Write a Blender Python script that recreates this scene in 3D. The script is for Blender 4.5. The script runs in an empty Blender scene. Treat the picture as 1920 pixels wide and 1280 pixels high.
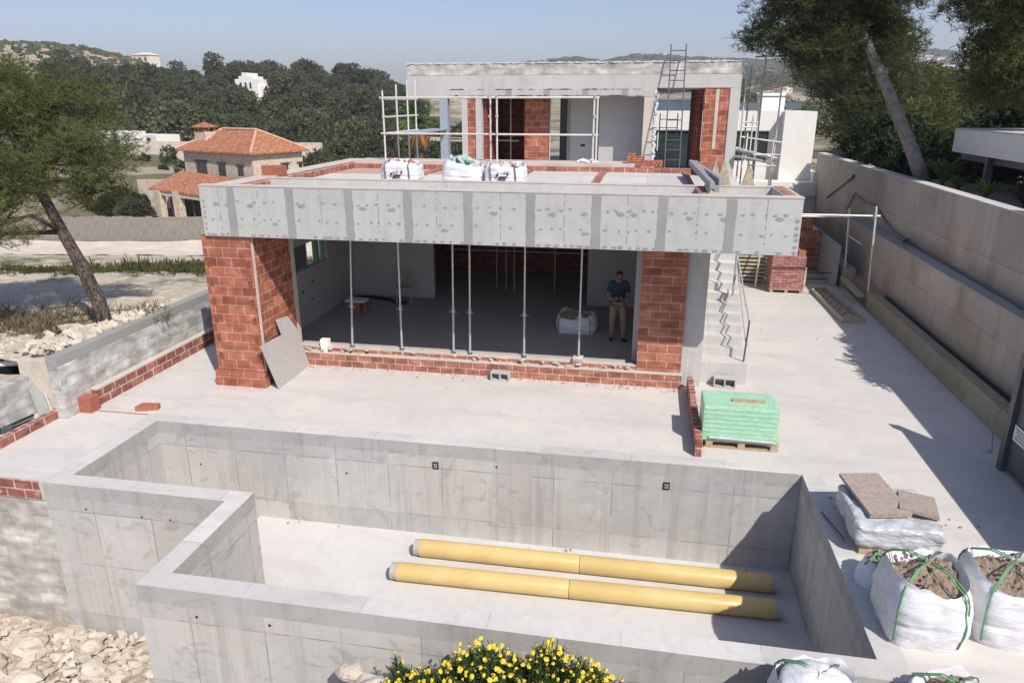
import bpy, math, random
from mathutils import Vector, Matrix, Euler, noise
R=math.radians; PI=math.pi
random.seed(7)
S=bpy.context.scene; COL=S.collection
# ------------------------------------------------------------------ mesh builder
class MB:
    def __init__(s): s.v=[]; s.f=[]; s.m=[]
    def add(s,vs,fs,mi=0):
        b=len(s.v); s.v+=[tuple(p) for p in vs]; s.f+=[tuple(b+i for i in f) for f in fs]; s.m+=[mi]*len(fs); return s
    def box(s,x0,x1,y0,y1,z0,z1,mi=0):
        return s.add([(x0,y0,z0),(x1,y0,z0),(x1,y1,z0),(x0,y1,z0),(x0,y0,z1),(x1,y0,z1),(x1,y1,z1),(x0,y1,z1)],
          [(0,3,2,1),(4,5,6,7),(0,1,5,4),(1,2,6,5),(2,3,7,6),(3,0,4,7)],mi)
    def obox(s,c,size,rot=(0,0,0),mi=0,jit=0):
        M=Euler(rot).to_matrix(); hx,hy,hz=[k/2 for k in size]; vs=[]
        for z in(-hz,hz):
            for x,y in((-hx,-hy),(hx,-hy),(hx,hy),(-hx,hy)):
                p=M@Vector((x+random.uniform(-jit,jit),y+random.uniform(-jit,jit),z+random.uniform(-jit,jit)))+Vector(c); vs.append(tuple(p))
        return s.add(vs,[(0,3,2,1),(4,5,6,7),(0,1,5,4),(1,2,6,5),(2,3,7,6),(3,0,4,7)],mi)
    def beam(s,a,b,w,h,mi=0,up=(0,0,1)):
        a=Vector(a);b=Vector(b);d=(b-a).normalized();u=Vector(up)
        if abs(d.dot(u))>.98:u=Vector((0,1,0))
        r=d.cross(u).normalized();u=r.cross(d);vs=[]
        for p in(a,b):
            for x,z in((-w/2,-h/2),(w/2,-h/2),(w/2,h/2),(-w/2,h/2)): vs.append(tuple(p+r*x+u*z))
        return s.add(vs,[(0,1,2,3),(4,7,6,5),(0,4,5,1),(1,5,6,2),(2,6,7,3),(3,7,4,0)],mi)
    def tube(s,pts,r,n=8,mi=0,caps=True):
        pts=[Vector(p) for p in pts]; rs=r if isinstance(r,(list,tuple)) else [r]*len(pts); b=len(s.v); pu=None
        for i,p in enumerate(pts):
            d=(pts[min(i+1,len(pts)-1)]-pts[max(i-1,0)]).normalized()
            u=pu if pu is not None else (Vector((0,0,1)) if abs(d.z)<.9 else Vector((1,0,0)))
            a=d.cross(u)
            if a.length<1e-6:a=d.cross(Vector((.3,1,.2)))
            a.normalize(); u=a.cross(d).normalized(); pu=u
            for k in range(n):
                t=2*PI*k/n; s.v.append(tuple(p+(a*math.cos(t)+u*math.sin(t))*rs[i]))
        for i in range(len(pts)-1):
            for k in range(n):
                q=(k+1)%n; s.f.append((b+i*n+k,b+i*n+q,b+(i+1)*n+q,b+(i+1)*n+k)); s.m.append(mi)
        if caps:
            s.f.append(tuple(b+k for k in range(n-1,-1,-1))); s.f.append(tuple(b+(len(pts)-1)*n+k for k in range(n))); s.m+=[mi,mi]
        return s
    def prism(s,poly,a,b,axis='z',mi=0):
        n=len(poly); ar=sum(poly[i][0]*poly[(i+1)%n][1]-poly[(i+1)%n][0]*poly[i][1] for i in range(n))
        if ar<0: poly=poly[::-1]
        f={'z':lambda p,t:(p[0],p[1],t),'y':lambda p,t:(p[0],t,p[1]),'x':lambda p,t:(t,p[0],p[1])}[axis]
        vs=[f(p,a) for p in poly]+[f(p,b) for p in poly]
        fs=[tuple(range(n-1,-1,-1)),tuple(range(n,2*n))]+[(i,(i+1)%n,n+(i+1)%n,n+i) for i in range(n)]
        if axis=='y': fs=[q[::-1] for q in fs]
        return s.add(vs,fs,mi)
    def grid(s,fn,nu,nv,mi=0,wrap=False):
        b=len(s.v)
        for j in range(nv+1):
            for i in range(nu+(0 if wrap else 1)): s.v.append(tuple(fn(i/nu,j/nv)))
        w=nu if wrap else nu+1
        for j in range(nv):
            for i in range(nu):
                q=(i+1)%w; s.f.append((b+j*w+i,b+j*w+q,b+(j+1)*w+q,b+(j+1)*w+i)); s.m.append(mi)
        return s
    def build(s,name,mats,parent=None,local=False,smooth=False,loc=None):
        me=bpy.data.meshes.new(name); off=Vector((0,0,0))
        if parent is not None and not local:
            q=parent
            while q: off+=q.location; q=q.parent
        elif loc: off=Vector(loc)
        me.from_pydata([(x-off.x,y-off.y,z-off.z) for x,y,z in s.v],[],s.f)
        if not isinstance(mats,(list,tuple)): mats=[mats]
        for m in mats: me.materials.append(m)
        if len(mats)>1: me.polygons.foreach_set('material_index',s.m)
        uv=me.uv_layers.new(name='UVMap'); me.update(); d=[0.0]*(2*len(me.loops)); V=s.v
        for p in me.polygons:
            n=p.normal; a=(abs(n.x),abs(n.y),abs(n.z))
            for li in p.loop_indices:
                q=V[me.loops[li].vertex_index]
                if a[2]>=a[0] and a[2]>=a[1]: d[2*li]=q[0];d[2*li+1]=q[1]
                elif a[0]>a[1]: d[2*li]=q[1];d[2*li+1]=q[2]
                else: d[2*li]=q[0];d[2*li+1]=q[2]
        uv.data.foreach_set('uv',d)
        if smooth: me.polygons.foreach_set('use_smooth',[True]*len(me.polygons))
        o=bpy.data.objects.new(name,me); COL.objects.link(o)
        if parent is not None: o.parent=parent
        elif loc: o.location=loc
        return o
def tag(o,label=None,cat=None,group=None,kind=None):
    if label:o['label']=label
    if cat:o['category']=cat
    if group:o['group']=group
    if kind:o['kind']=kind
    return o
def root(name,loc,label,cat,group=None,rz=0):
    o=bpy.data.objects.new(name,None); o.empty_display_size=.1; COL.objects.link(o); o.location=loc; o.rotation_euler.z=rz
    return tag(o,label,cat,group)
def structure(name,mb,mats,**k): return tag(mb.build(name,mats,**k),kind='structure')
def copy_tree(o,parent=None):
    c=o.copy(); COL.objects.link(c)
    if parent: c.parent=parent
    for ch in [q for q in bpy.data.objects if q.parent==o and q!=c]: copy_tree(ch,c)
    return c
def bevel(o,w,seg=2):
    b=o.modifiers.new('b','BEVEL'); b.width=w; b.segments=seg; b.limit_method='ANGLE'; return o
def fbm(x,y,z=0,o=4,h=.9): return noise.fractal(Vector((x,y,z)),h,2.0,o)
# ------------------------------------------------------------------ materials
class NT:
    def __init__(s,name,rough=.85,spec=.3):
        s.m=bpy.data.materials.new(name); s.m.use_nodes=True; s.t=s.m.node_tree; s.b=s.t.nodes['Principled BSDF']
        s.b.inputs['Roughness'].default_value=rough; s.b.inputs['Specular IOR Level'].default_value=spec
        s.tc=s.t.nodes.new('ShaderNodeTexCoord'); s.obj=s.tc.outputs['Object']; s.uv=s.tc.outputs['UV']
    def n(s,ty,props=None,inp=None,out=0):
        q=s.t.nodes.new('ShaderNode'+ty)
        for k,v in (props or {}).items(): setattr(q,k,v)
        for k,v in (inp or {}).items(): s.set(q.inputs[k],v)
        return q.outputs[out]
    def set(s,sock,v):
        if isinstance(v,bpy.types.NodeSocket): s.t.links.new(v,sock)
        elif isinstance(v,(tuple,list)) and len(v)==3 and sock.type=='RGBA': sock.default_value=(*v,1)
        else: sock.default_value=v
    def mp(s,vec,scale=(1,1,1),rot=(0,0,0)): return s.n('Mapping',None,{'Vector':vec,'Scale':scale,'Rotation':rot})
    def noise(s,vec,scale,detail=4,rough=.55,dist=0): return s.n('TexNoise',None,{'Vector':vec,'Scale':scale,'Detail':detail,'Roughness':rough,'Distortion':dist})
    def ramp(s,fac,stops):
        q=s.t.nodes.new('ShaderNodeValToRGB'); s.t.links.new(fac,q.inputs[0]); e=q.color_ramp.elements
        while len(e)<len(stops): e.new(.5)
        for el,(p,c) in zip(e,stops): el.position=p; el.color=(c,c,c,1) if isinstance(c,(int,float)) else (*c,1)
        return q.outputs[0]
    def mix(s,fac,a,b,mode='MIX'):
        q=s.t.nodes.new('ShaderNodeMix'); q.data_type='RGBA'; q.blend_type=mode
        for i,v in ((0,fac),(6,a),(7,b)): s.set(q.inputs[i],v)
        return q.outputs[2]
    def math(s,op,a,b=0.0):
        q=s.t.nodes.new('ShaderNodeMath'); q.operation=op; s.set(q.inputs[0],a); s.set(q.inputs[1],b); return q.outputs[0]
    def bump(s,h,strength=.3,dist=.01,normal=None):
        i={'Height':h,'Strength':strength,'Distance':dist}
        if normal is not None:i['Normal']=normal
        return s.n('Bump',None,i)
    def done(s,col=None,nrm=None,rough=None,metal=None):
        if col is not None: s.set(s.b.inputs['Base Color'],col)
        if nrm is not None: s.set(s.b.inputs['Normal'],nrm)
        if rough is not None: s.set(s.b.inputs['Roughness'],rough)
        if metal is not None: s.set(s.b.inputs['Metallic'],metal)
        return s.m
def concrete(name,c,var=.12,scale=1.0,seam=None,streak=0.0,blotch=0.0,bump=.25,warm=None,seamk=.72,off=(0,0)):
    t=NT(name,.9); lo=tuple(x*(1-var*1.6) for x in c); hi=tuple(min(1,x*(1+var)) for x in c)
    n1=t.noise(t.obj,.7*scale,5,.6,.4); n2=t.noise(t.obj,9*scale,5,.65)
    col=t.mix(t.ramp(n1,[(.3,0.),(.7,1.)]),lo,hi)
    col=t.mix(.5,col,t.mix(t.ramp(n2,[(.3,0.),(.72,1.)]),tuple(x*.88 for x in c),tuple(min(1,x*1.08) for x in c)))
    if warm: col=t.mix(t.math('MULTIPLY',t.ramp(t.noise(t.mp(t.obj,(.6,.6,.6)),1.1,3),[(.5,0.),(.68,1.)]),.7),col,warm)
    if streak:
        v=t.noise(t.mp(t.obj,(2.2,2.2,.16)),2.5,4,.6); col=t.mix(t.math('MULTIPLY',t.ramp(v,[(.52,0.),(.7,1.)]),streak),col,tuple(x*.55 for x in c))
        v2=t.noise(t.mp(t.obj,(5,5,.1)),3.1,3,.6); col=t.mix(t.math('MULTIPLY',t.ramp(v2,[(.56,0.),(.68,1.)]),streak*.7),col,tuple(min(1,x*1.2) for x in c))
    if blotch:
        b=t.noise(t.mp(t.obj,(1,1,1.6)),1.9,6,.7,.8); col=t.mix(t.math('MULTIPLY',t.ramp(b,[(.56,0.),(.64,1.)]),blotch),col,tuple(x*.6 for x in c))
        b=t.noise(t.mp(t.obj,(1,1,1.3)),3.3,6,.7,.5); col=t.mix(t.math('MULTIPLY',t.ramp(b,[(.6,0.),(.66,1.)]),blotch*.7),col,tuple(min(1,x*1.25) for x in c))
    h=t.noise(t.obj,30*scale,4)
    if seam:
        uvm=t.n('Mapping',None,{'Vector':t.uv,'Location':(off[0],off[1],0)})
        br=t.t.nodes.new('ShaderNodeTexBrick'); br.offset=0; br.squash=1
        t.set(br.inputs['Vector'],uvm); t.set(br.inputs['Scale'],1.0); t.set(br.inputs['Brick Width'],seam[0]); t.set(br.inputs['Row Height'],seam[1])
        t.set(br.inputs['Mortar Size'],.012); t.set(br.inputs['Mortar Smooth'],.6)
        t.set(br.inputs['Color1'],(.9,.9,.9)); t.set(br.inputs['Color2'],(1.08,1.07,1.05)); t.set(br.inputs['Mortar'],(1,1,1))
        col=t.mix(1.0,col,br.outputs['Color'],'MULTIPLY')
        brk=t.ramp(t.noise(t.obj,2.3,3),[(.38,.15),(.6,1.)])
        col=t.mix(t.math('MULTIPLY',br.outputs['Fac'],brk),col,tuple(x*seamk*.75 for x in c))
    return t.done(col,t.bump(h,bump,.008))
def stained(m,c,amt):
    nt=m.node_tree; b=nt.nodes['Principled BSDF']; src=b.inputs['Base Color'].links[0].from_socket
    tc=nt.nodes.new('ShaderNodeTexCoord'); mp=nt.nodes.new('ShaderNodeMapping'); mp.inputs['Scale'].default_value=(.35,1.3,1); mp.inputs['Rotation'].default_value=(0,0,.25); nt.links.new(tc.outputs['Object'],mp.inputs[0])
    nz=nt.nodes.new('ShaderNodeTexNoise'); nz.inputs['Scale'].default_value=1.1; nz.inputs['Detail'].default_value=7; nz.inputs['Roughness'].default_value=.68; nz.inputs['Distortion'].default_value=.7; nt.links.new(mp.outputs[0],nz.inputs['Vector'])
    r=nt.nodes.new('ShaderNodeValToRGB'); r.color_ramp.elements[0].position=.50; r.color_ramp.elements[0].color=(0,0,0,1); r.color_ramp.elements[1].position=.68; r.color_ramp.elements[1].color=(amt,amt,amt,1); nt.links.new(nz.outputs[0],r.inputs[0])
    mx=nt.nodes.new('ShaderNodeMix'); mx.data_type='RGBA'; nt.links.new(r.outputs[0],mx.inputs[0]); nt.links.new(src,mx.inputs[6]); mx.inputs[7].default_value=(*c,1); nt.links.new(mx.outputs[2],b.inputs['Base Color']); return m
def brick(name,bw,bh,c1,c2,mortar,ms=.012,off=.5,dirty=.35,rough=.85,bump=.6,vary=1.0,mo=(0,0)):
    t=NT(name,rough); br=t.t.nodes.new('ShaderNodeTexBrick'); br.offset=off
    uvm=t.n('Mapping',None,{'Vector':t.uv,'Location':(mo[0],mo[1],0)})
    wv=t.n('VectorMath',{'operation':'SUBTRACT'},{0:t.n('TexNoise',None,{'Vector':t.uv,'Scale':5.0},1),1:(.5,.5,.5)})
    wv=t.n('VectorMath',{'operation':'SCALE'},{0:wv,'Scale':.02}); uvm2=t.n('VectorMath',{'operation':'ADD'},{0:uvm,1:wv})
    for k,v in {'Vector':uvm2,'Scale':1.0,'Brick Width':bw,'Row Height':bh,'Mortar Size':ms,'Mortar Smooth':.15,'Bias':0.0,'Color1':c1,'Color2':c2,'Mortar':mortar}.items(): t.set(br.inputs[k],v)
    nz=t.noise(t.obj,7,5,.7); lf=t.noise(t.mp(t.uv,(1/bw,1/bh,1)),.9,1); col0=t.mix(1.0,br.outputs['Color'],t.ramp(lf,[(.3,(.74,.72,.70)),(.5,(1.0,1.0,1.0)),(.7,(1.32,1.42,1.45))]),'MULTIPLY'); col=t.mix(.75,col0,t.mix(1.0,col0,t.ramp(nz,[(.3,.72),(.7,1.2)]),'MULTIPLY'))
    sm=t.ramp(t.noise(t.obj,3.2,6,.75,.6),[(.58,0.),(.68,1.)]); col=t.mix(t.math('MULTIPLY',sm,dirty),col,mortar)
    h=t.math('SUBTRACT',t.math('MULTIPLY',nz,.15),br.outputs['Fac'])
    return t.done(col,t.bump(h,bump,.012))
def plain(name,c,rough=.6,metal=0.0,var=.12,scale=12,bump=0,spec=.4):
    t=NT(name,rough,spec); nz=t.noise(t.obj,scale,4,.65)
    col=t.mix(t.ramp(nz,[(.3,0.),(.7,1.)]),tuple(x*(1-var) for x in c),tuple(min(1,x*(1+var)) for x in c))
    return t.done(col,t.bump(nz,bump,.01) if bump else None,None,metal)
def foliage(name,c1,c2,scale=.6,trans=.25,fine=3.0):
    t=NT(name,.75,.15); a=t.noise(t.obj,scale,3); b=t.noise(t.obj,scale*fine*3,2)
    f=t.math('ADD',t.math('MULTIPLY',a,.6),t.math('MULTIPLY',b,.4)); col=t.mix(t.ramp(f,[(.36,0.),(.64,1.)]),c1,c2)
    rnd=t.t.nodes.new('ShaderNodeObjectInfo').outputs['Random']
    col=t.mix(1.0,col,t.ramp(rnd,[(0,(.78,.8,.85)),(1,(1.2,1.18,1.05))]),'MULTIPLY')
    t.done(col); tr=t.n('BsdfTranslucent',None,{'Color':t.mix(1.0,col,(1.3,1.4,.7),'MULTIPLY')})
    mx=t.n('MixShader',None,{0:trans,1:t.b.outputs[0],2:tr}); t.t.links.new(mx,t.t.nodes['Material Output'].inputs[0]); return t.m
BRICKC=((.41,.138,.078),(.27,.082,.050))
MT={}
MT['fascia']=concrete('fascia_concrete',(.475,.475,.455),.10,.8,blotch=.22,bump=.15,streak=.22)
MT['patch']=concrete('joint_plaster',(.305,.308,.292),.12,2,bump=.1)
MT['pool']=concrete('board_formed_concrete',(.475,.468,.45),.13,.8,seam=(1.02,1.0),streak=.42,blotch=.5,warm=(.49,.455,.41),off=(.3,.48))
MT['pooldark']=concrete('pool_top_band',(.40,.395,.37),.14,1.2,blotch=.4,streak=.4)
MT['coping']=concrete('pool_coping',(.575,.56,.535),.09,1,seam=(1.55,1.55),blotch=.3,bump=.25,seamk=.85,streak=.12)
MT['poolfloor']=concrete('pool_floor',(.60,.585,.56),.07,.7,blotch=.16,bump=.2)
MT['screed']=concrete('terrace_screed',(.588,.562,.53),.10,.45,blotch=.2,bump=.12,warm=(.635,.585,.525))
stained(MT['screed'],(.44,.425,.41),.5); stained(MT['poolfloor'],(.45,.43,.40),.45); stained(MT['coping'],(.40,.395,.38),.45)
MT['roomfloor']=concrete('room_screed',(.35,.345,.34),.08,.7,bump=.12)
MT['upper']=concrete('upper_concrete',(.50,.49,.46),.1,1,streak=.25,blotch=.25)
MT['plaster']=concrete('grey_plaster',(.47,.465,.45),.06,1,bump=.1)
MT['retain']=concrete('retaining_concrete',(.50,.44,.375),.14,.6,seam=(2.5,1.25),streak=.4,blotch=.3,warm=(.36,.28,.20),seamk=.6)
MT['retaintop']=concrete('retaining_top',(.40,.39,.37),.1,1,blotch=.2)
MT['kerb']=concrete('kerb_concrete',(.36,.33,.25),.15,1,seam=(1.5,9),streak=.3,blotch=.4,warm=(.38,.31,.17))
MT['brickbig']=brick('pier_brick',.33,.2,*BRICKC,(.42,.29,.23),.010,dirty=.4)
MT['brickright']=brick('right_pier_brick',.42,.185,(.41,.155,.088),(.29,.10,.062),(.45,.32,.25),.010,dirty=.4)
MT['peach0']=concrete('pinkish_mortar_dust',(.56,.47,.41),.15,3)
MT['bricksmall']=brick('sill_brick',.3,.15,(.38,.155,.105),(.28,.105,.075),(.54,.42,.35),.009,dirty=.55,mo=(0,.0))
MT['curbbrick']=brick('curb_brick',.34,.17,(.34,.135,.095),(.23,.085,.065),(.55,.45,.39),.012,dirty=.65)
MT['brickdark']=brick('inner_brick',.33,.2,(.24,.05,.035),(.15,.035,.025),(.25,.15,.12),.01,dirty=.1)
MT['block']=brick('concrete_block',.4,.2,(.50,.485,.45),(.40,.395,.38),(.33,.325,.31),.007,dirty=.06,bump=.3)
MT['blocksand']=brick('sandy_block',.45,.22,(.53,.49,.43),(.37,.36,.345),(.42,.38,.33),.012,dirty=.45,bump=.3)
MT['mortar']=concrete('mortar',(.56,.50,.44),.15,3,blotch=.3,bump=.6)
MT['clay']=plain('fired_clay',(.36,.13,.08),.85,var=.2,bump=.3)
MT['crumb']=plain('dusty_brick_crumbs',(.42,.27,.21),.9,var=.3,scale=2)
MT['claydark']=plain('brick_hollow',(.09,.035,.025),.95,var=.2)
MT['galv']=plain('galvanised_steel',(.44,.45,.45),.55,.35,.1,25)
MT['tube']=plain('scaffold_tube',(.66,.64,.58),.5,.25,.15,18)
MT['steelgrey']=plain('primer_grey_steel',(.33,.37,.42),.55,.1,.06,8)
MT['profile']=plain('dull_grey_profile',(.33,.325,.335),.6,.2,.1,8)
MT['darksteel']=plain('dark_steel',(.12,.13,.14),.5,.5,.2,14)
MT['black']=plain('black_plastic',(.02,.02,.022),.5,var=.2)
MT['wood']=plain('pallet_wood',(.42,.31,.20),.8,var=.25,scale=9,bump=.3)
MT['oldwood']=plain('weathered_timber',(.44,.38,.27),.85,var=.25,scale=9,bump=.3)
MT['white']=plain('white_render',(.78,.76,.71),.85,var=.04,scale=2)
MT['whiteplastic']=plain('white_plastic',(.72,.73,.74),.4,var=.03)
MT['board']=plain('grey_cement_board',(.43,.40,.38),.8,var=.06,scale=5)
MT['slab']=plain('brown_slab',(.36,.29,.25),.9,var=.22,scale=20,bump=.4)
MT['strap']=plain('green_strap',(.14,.33,.16),.6,var=.2)
MT['strapdark']=plain('dark_strap',(.13,.12,.14),.7,var=.2)
MT['ink']=plain('printed_ink',(.05,.05,.055),.7,var=.3,scale=60)
MT['glass']=plain('window_glass',(.03,.045,.045),.08,0,.1,spec=.6)
MT['glassblue']=plain('balustrade_glass',(.10,.13,.17),.1,0,.1,spec=.6)
def wrapmat(name,c,rough,alpha=1):
    t=NT(name,rough,.6); nz=t.noise(t.mp(t.obj,(1,1,3)),6,5,.7,1.5); n2=t.noise(t.mp(t.obj,(1.5,1,14)),3,4)
    col=t.mix(t.ramp(nz,[(.3,0.),(.7,1.)]),tuple(x*.78 for x in c),tuple(min(1,x*1.15) for x in c))
    return t.done(col,t.bump(n2,.25,.01,t.bump(nz,.35,.02)))
MT['bag']=wrapmat('woven_white_bag',(.74,.74,.755),.55)
MT['greenwrap']=wrapmat('green_wrap',(.37,.64,.44),.35)
MT['film']=wrapmat('clear_film',(.52,.54,.56),.14)
t=NT('yellow_pipe',.42,.4); w=t.n('TexWave',{'wave_type':'BANDS','bands_direction':'X'},{'Vector':t.obj,'Scale':7.0,'Distortion':.3}); MT['pipe']=t.done(t.mix(t.ramp(t.noise(t.obj,2,4),[(.3,0.),(.7,1.)]),(.58,.42,.16),(.66,.50,.22)),t.bump(w,.10,.004))
t=NT('soil',.95); a=t.noise(t.obj,19,8,.8); MT['soil']=t.done(t.mix(t.ramp(a,[(.3,0.),(.7,1.)]),(.33,.245,.18),(.54,.43,.33)),t.bump(a,1,.05))
t=NT('limestone_rock',.9); a=t.noise(t.obj,3.5,6,.7); MT['rock']=t.done(t.mix(t.ramp(a,[(.3,0.),(.7,1.)]),(.44,.38,.30),(.62,.555,.47)),t.bump(a,.8,.03))
t=NT('bark',.95); a=t.noise(t.mp(t.obj,(4,4,1.2)),4,6,.75,1.2); MT['bark']=t.done(t.mix(t.ramp(a,[(.42,0.),(.58,1.)]),(.05,.037,.03),(.24,.185,.15)),t.bump(a,1,.12))
MT['barkgrey']=plain('pale_bark',(.25,.22,.20),.9,var=.4,scale=5,bump=.8)
MT['pine']=foliage('pine_needles',(.045,.060,.024),(.165,.180,.065),1.3,.3)
MT['pineR']=foliage('dark_pine_needles',(.038,.052,.022),(.155,.168,.06),1.0,.3)
MT['far']=foliage('far_pine_foliage',(.038,.052,.028),(.155,.155,.080),.11,.2)
MT['leafg']=foliage('garden_leaves',(.05,.10,.02),(.16,.26,.06),2,.3)
MT['leafd']=foliage('dark_leaves',(.012,.025,.012),(.04,.065,.03),2,.2)
MT['weed']=foliage('weeds',(.05,.06,.025),(.15,.14,.055),1.2,.3)
MT['stemd']=foliage('daisy_stems',(.03,.06,.02),(.09,.15,.05),4,.25)
MT['drybrush']=foliage('dry_brush',(.09,.07,.045),(.24,.19,.13),3,.2)
MT['petal']=plain('yellow_petals',(.72,.55,.05),.6,var=.12,scale=30)
t=NT('roof_tiles',.85); w=t.n('TexWave',{'wave_type':'BANDS','bands_direction':'X'},{'Vector':t.uv,'Scale':1.6}); a=t.noise(t.obj,1.1,5,.7); a2=t.noise(t.obj,4.2,3,.7)
MT['tiles']=t.done(t.mix(.5,t.mix(t.ramp(a,[(.3,0.),(.7,1.)]),(.44,.15,.065),(.54,.22,.10)),t.mix(t.ramp(a2,[(.42,0.),(.58,1.)]),(.20,.07,.04),(.60,.34,.22))),t.bump(w,.8,.1))
t=NT('rubble_stone',.9); v=t.n('TexVoronoi',{'feature':'F1'},{'Vector':t.uv,'Scale':4.0},1); ve=t.n('TexVoronoi',{'feature':'DISTANCE_TO_EDGE'},{'Vector':t.uv,'Scale':4.0})
MT['stone']=t.done(t.mix(t.ramp(ve,[(.0,1.),(.09,0.)]),t.mix(t.ramp(v,[(0,0.),(1,1.)]),(.42,.33,.24),(.62,.53,.41)),(.66,.60,.50)),t.bump(ve,.6,.04))
t=NT('reed_fence',.9); a=t.noise(t.mp(t.uv,(22,.7,1)),2.2,4,.7); MT['reed']=t.done(t.mix(t.ramp(a,[(.36,0.),(.64,1.)]),(.13,.115,.095),(.36,.33,.285)),t.bump(a,.8,.03))
# ------------------------------------------------------------------ camera, light, sky
cam=bpy.data.cameras.new('camera'); co=bpy.data.objects.new('camera',cam); COL.objects.link(co); S.camera=co
cam.lens=1356.75/1920*36; cam.sensor_width=36; cam.clip_end=9000; cam.clip_start=.1
co.location=(0,0,5.8)
_pi,_ya=.318473,-.181188
D=Vector((math.sin(_ya)*math.cos(_pi),math.cos(_ya)*math.cos(_pi),-math.sin(_pi))); RT=Vector((math.cos(_ya),-math.sin(_ya),0)); UP=RT.cross(D)
co.rotation_euler=Matrix((RT,UP,-D)).transposed().to_euler()
RAYV=Vector((-.606,.741,-1)).normalized()      # direction sunlight travels
sun=bpy.data.lights.new('sun','SUN'); sun.energy=4.15; sun.angle=R(.53); sun.color=(1,.945,.87)
so=bpy.data.objects.new('sun',sun); COL.objects.link(so); so.rotation_euler=RAYV.to_track_quat('-Z','Y').to_euler()
w=bpy.data.worlds.new('World'); S.world=w; w.use_nodes=True; nt=w.node_tree
sky=nt.nodes.new('ShaderNodeTexSky'); sky.sky_type='NISHITA'; sky.sun_disc=False
sky.sun_elevation=math.asin(-RAYV.z); sky.sun_rotation=math.atan2(-RAYV.x,-RAYV.y); sky.air_density=1.0; sky.dust_density=1.1; sky.ozone_density=3.0; sky.altitude=100
tn=nt.nodes.new('ShaderNodeMix'); tn.data_type='RGBA'; tn.blend_type='MULTIPLY'; tn.inputs[0].default_value=1; tn.inputs[7].default_value=(1.04,.955,1.04,1); nt.links.new(sky.outputs[0],tn.inputs[6]); nt.links.new(tn.outputs[2],nt.nodes['Background'].inputs[0]); nt.nodes['Background'].inputs[1].default_value=.11
S.view_settings.view_transform='Standard'; S.view_settings.look='None'; S.view_settings.exposure=.25; S.view_settings.gamma=1
S.cycles.max_bounces=6; S.cycles.diffuse_bounces=4; S.cycles.glossy_bounces=3; S.cycles.transparent_max_bounces=6; S.cycles.caustics_reflective=False; S.cycles.caustics_refractive=False
S.cycles.use_denoising=True
# ------------------------------------------------------------------ terrace and pool
m=MB()
for a in [(-11.07,1.2,11.6,14.9),(-11.07,-8.72,14.9,17),(1.2,6.57,11.6,40),(-11.07,-9.32,8.86,11.6),(3.09,6.57,-2,11.6)]: m.box(*a,-.3,0)
structure('terrace',m,MT['screed'])
def capbox(mw,mc,x0,x1,y0,y1,zb):
    mw.box(x0,x1,y0,y1,zb,-.25,0)
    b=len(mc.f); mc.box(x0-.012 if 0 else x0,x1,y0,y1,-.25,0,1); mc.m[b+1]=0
segs=[(-9.32,3.09,11.29,11.6,-2.2),(2.78,3.09,6.77,11.29,-3.6),(-6.10,2.78,6.77,7.07,-3.6),(-6.10,-5.79,7.07,9.14,-3.6),(-9.32,-6.10,8.83,9.14,-3.6),(-9.32,-9.01,9.14,11.29,-2.2)]
SR=random.Random(31); sp=MB()
def splash(x,y,r):
    n=11; ph=[r*SR.uniform(.5,1.2) for _ in range(n)]; b=len(sp.v)
    sp.v.append((x,y,.006)); sp.v+=[(x+ph[i]*math.cos(6.283*i/n),y+ph[i]*math.sin(6.283*i/n),.0025) for i in range(n)]; sp.f+=[(b,b+1+i,b+1+(i+1)%n) for i in range(n)]; sp.m+=[0]*n
for _ in range(120): splash(SR.uniform(-7.6,.9),14.72-abs(SR.gauss(0,.09)),SR.uniform(.015,.07))
for _ in range(30): splash(SR.uniform(-8.9,-7.7),13.18-abs(SR.gauss(0,.08)),SR.uniform(.02,.06))
for _ in range(60): splash(1.21+abs(SR.gauss(0,.06)),SR.uniform(11.7,14.7),SR.uniform(.015,.05))
for _ in range(50): splash(-10.55+abs(SR.gauss(0,.08)),SR.uniform(11.8,16),SR.uniform(.015,.06))
for _ in range(60): splash(SR.uniform(-10,6),SR.uniform(11.8,20) if SR.random()<.5 else SR.uniform(11.7,14.5),SR.uniform(.01,.04))
for _ in range(40): splash(SR.uniform(-8.7,2.5),SR.uniform(7.3,11),.02) if 0 else None
tag(sp.build('mortar_splashes',MT['peach0']),'dried mortar splashes and dust scattered on the terrace along the brick bases','mortar',None,'stuff')
cr=MB()
for _ in range(110):
    a=SR.random()
    if a<.4: x,y,z=SR.uniform(-7.6,.9),14.7-abs(SR.gauss(0,.12)),.01
    elif a<.6: x,y,z=SR.uniform(1.25,6.4),SR.uniform(18,26),.01
    elif a<.8: x,y,z=SR.uniform(-8.6,2.4),SR.choice([11.2,7.2])+SR.uniform(-.1,.05),-1.86
    else: x,y,z=SR.uniform(2.9,5),SR.uniform(8.2,10.8),.01
    s=SR.uniform(.012,.035); cr.obox((x,y,z),(s*1.5,s,s),(0,0,SR.random()*3),jit=s*.2)
tag(cr.build('rubble_crumbs',MT['crumb']),'small brick and mortar crumbs lying on the concrete floors','debris',None,'stuff')
pool=root('swimming_pool',(-3,9,-1.87),'empty L-shaped raw concrete swimming pool shell in the foreground','pool')
mw=MB();mc=MB()
for s_ in segs: capbox(mw,mc,*s_)
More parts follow.
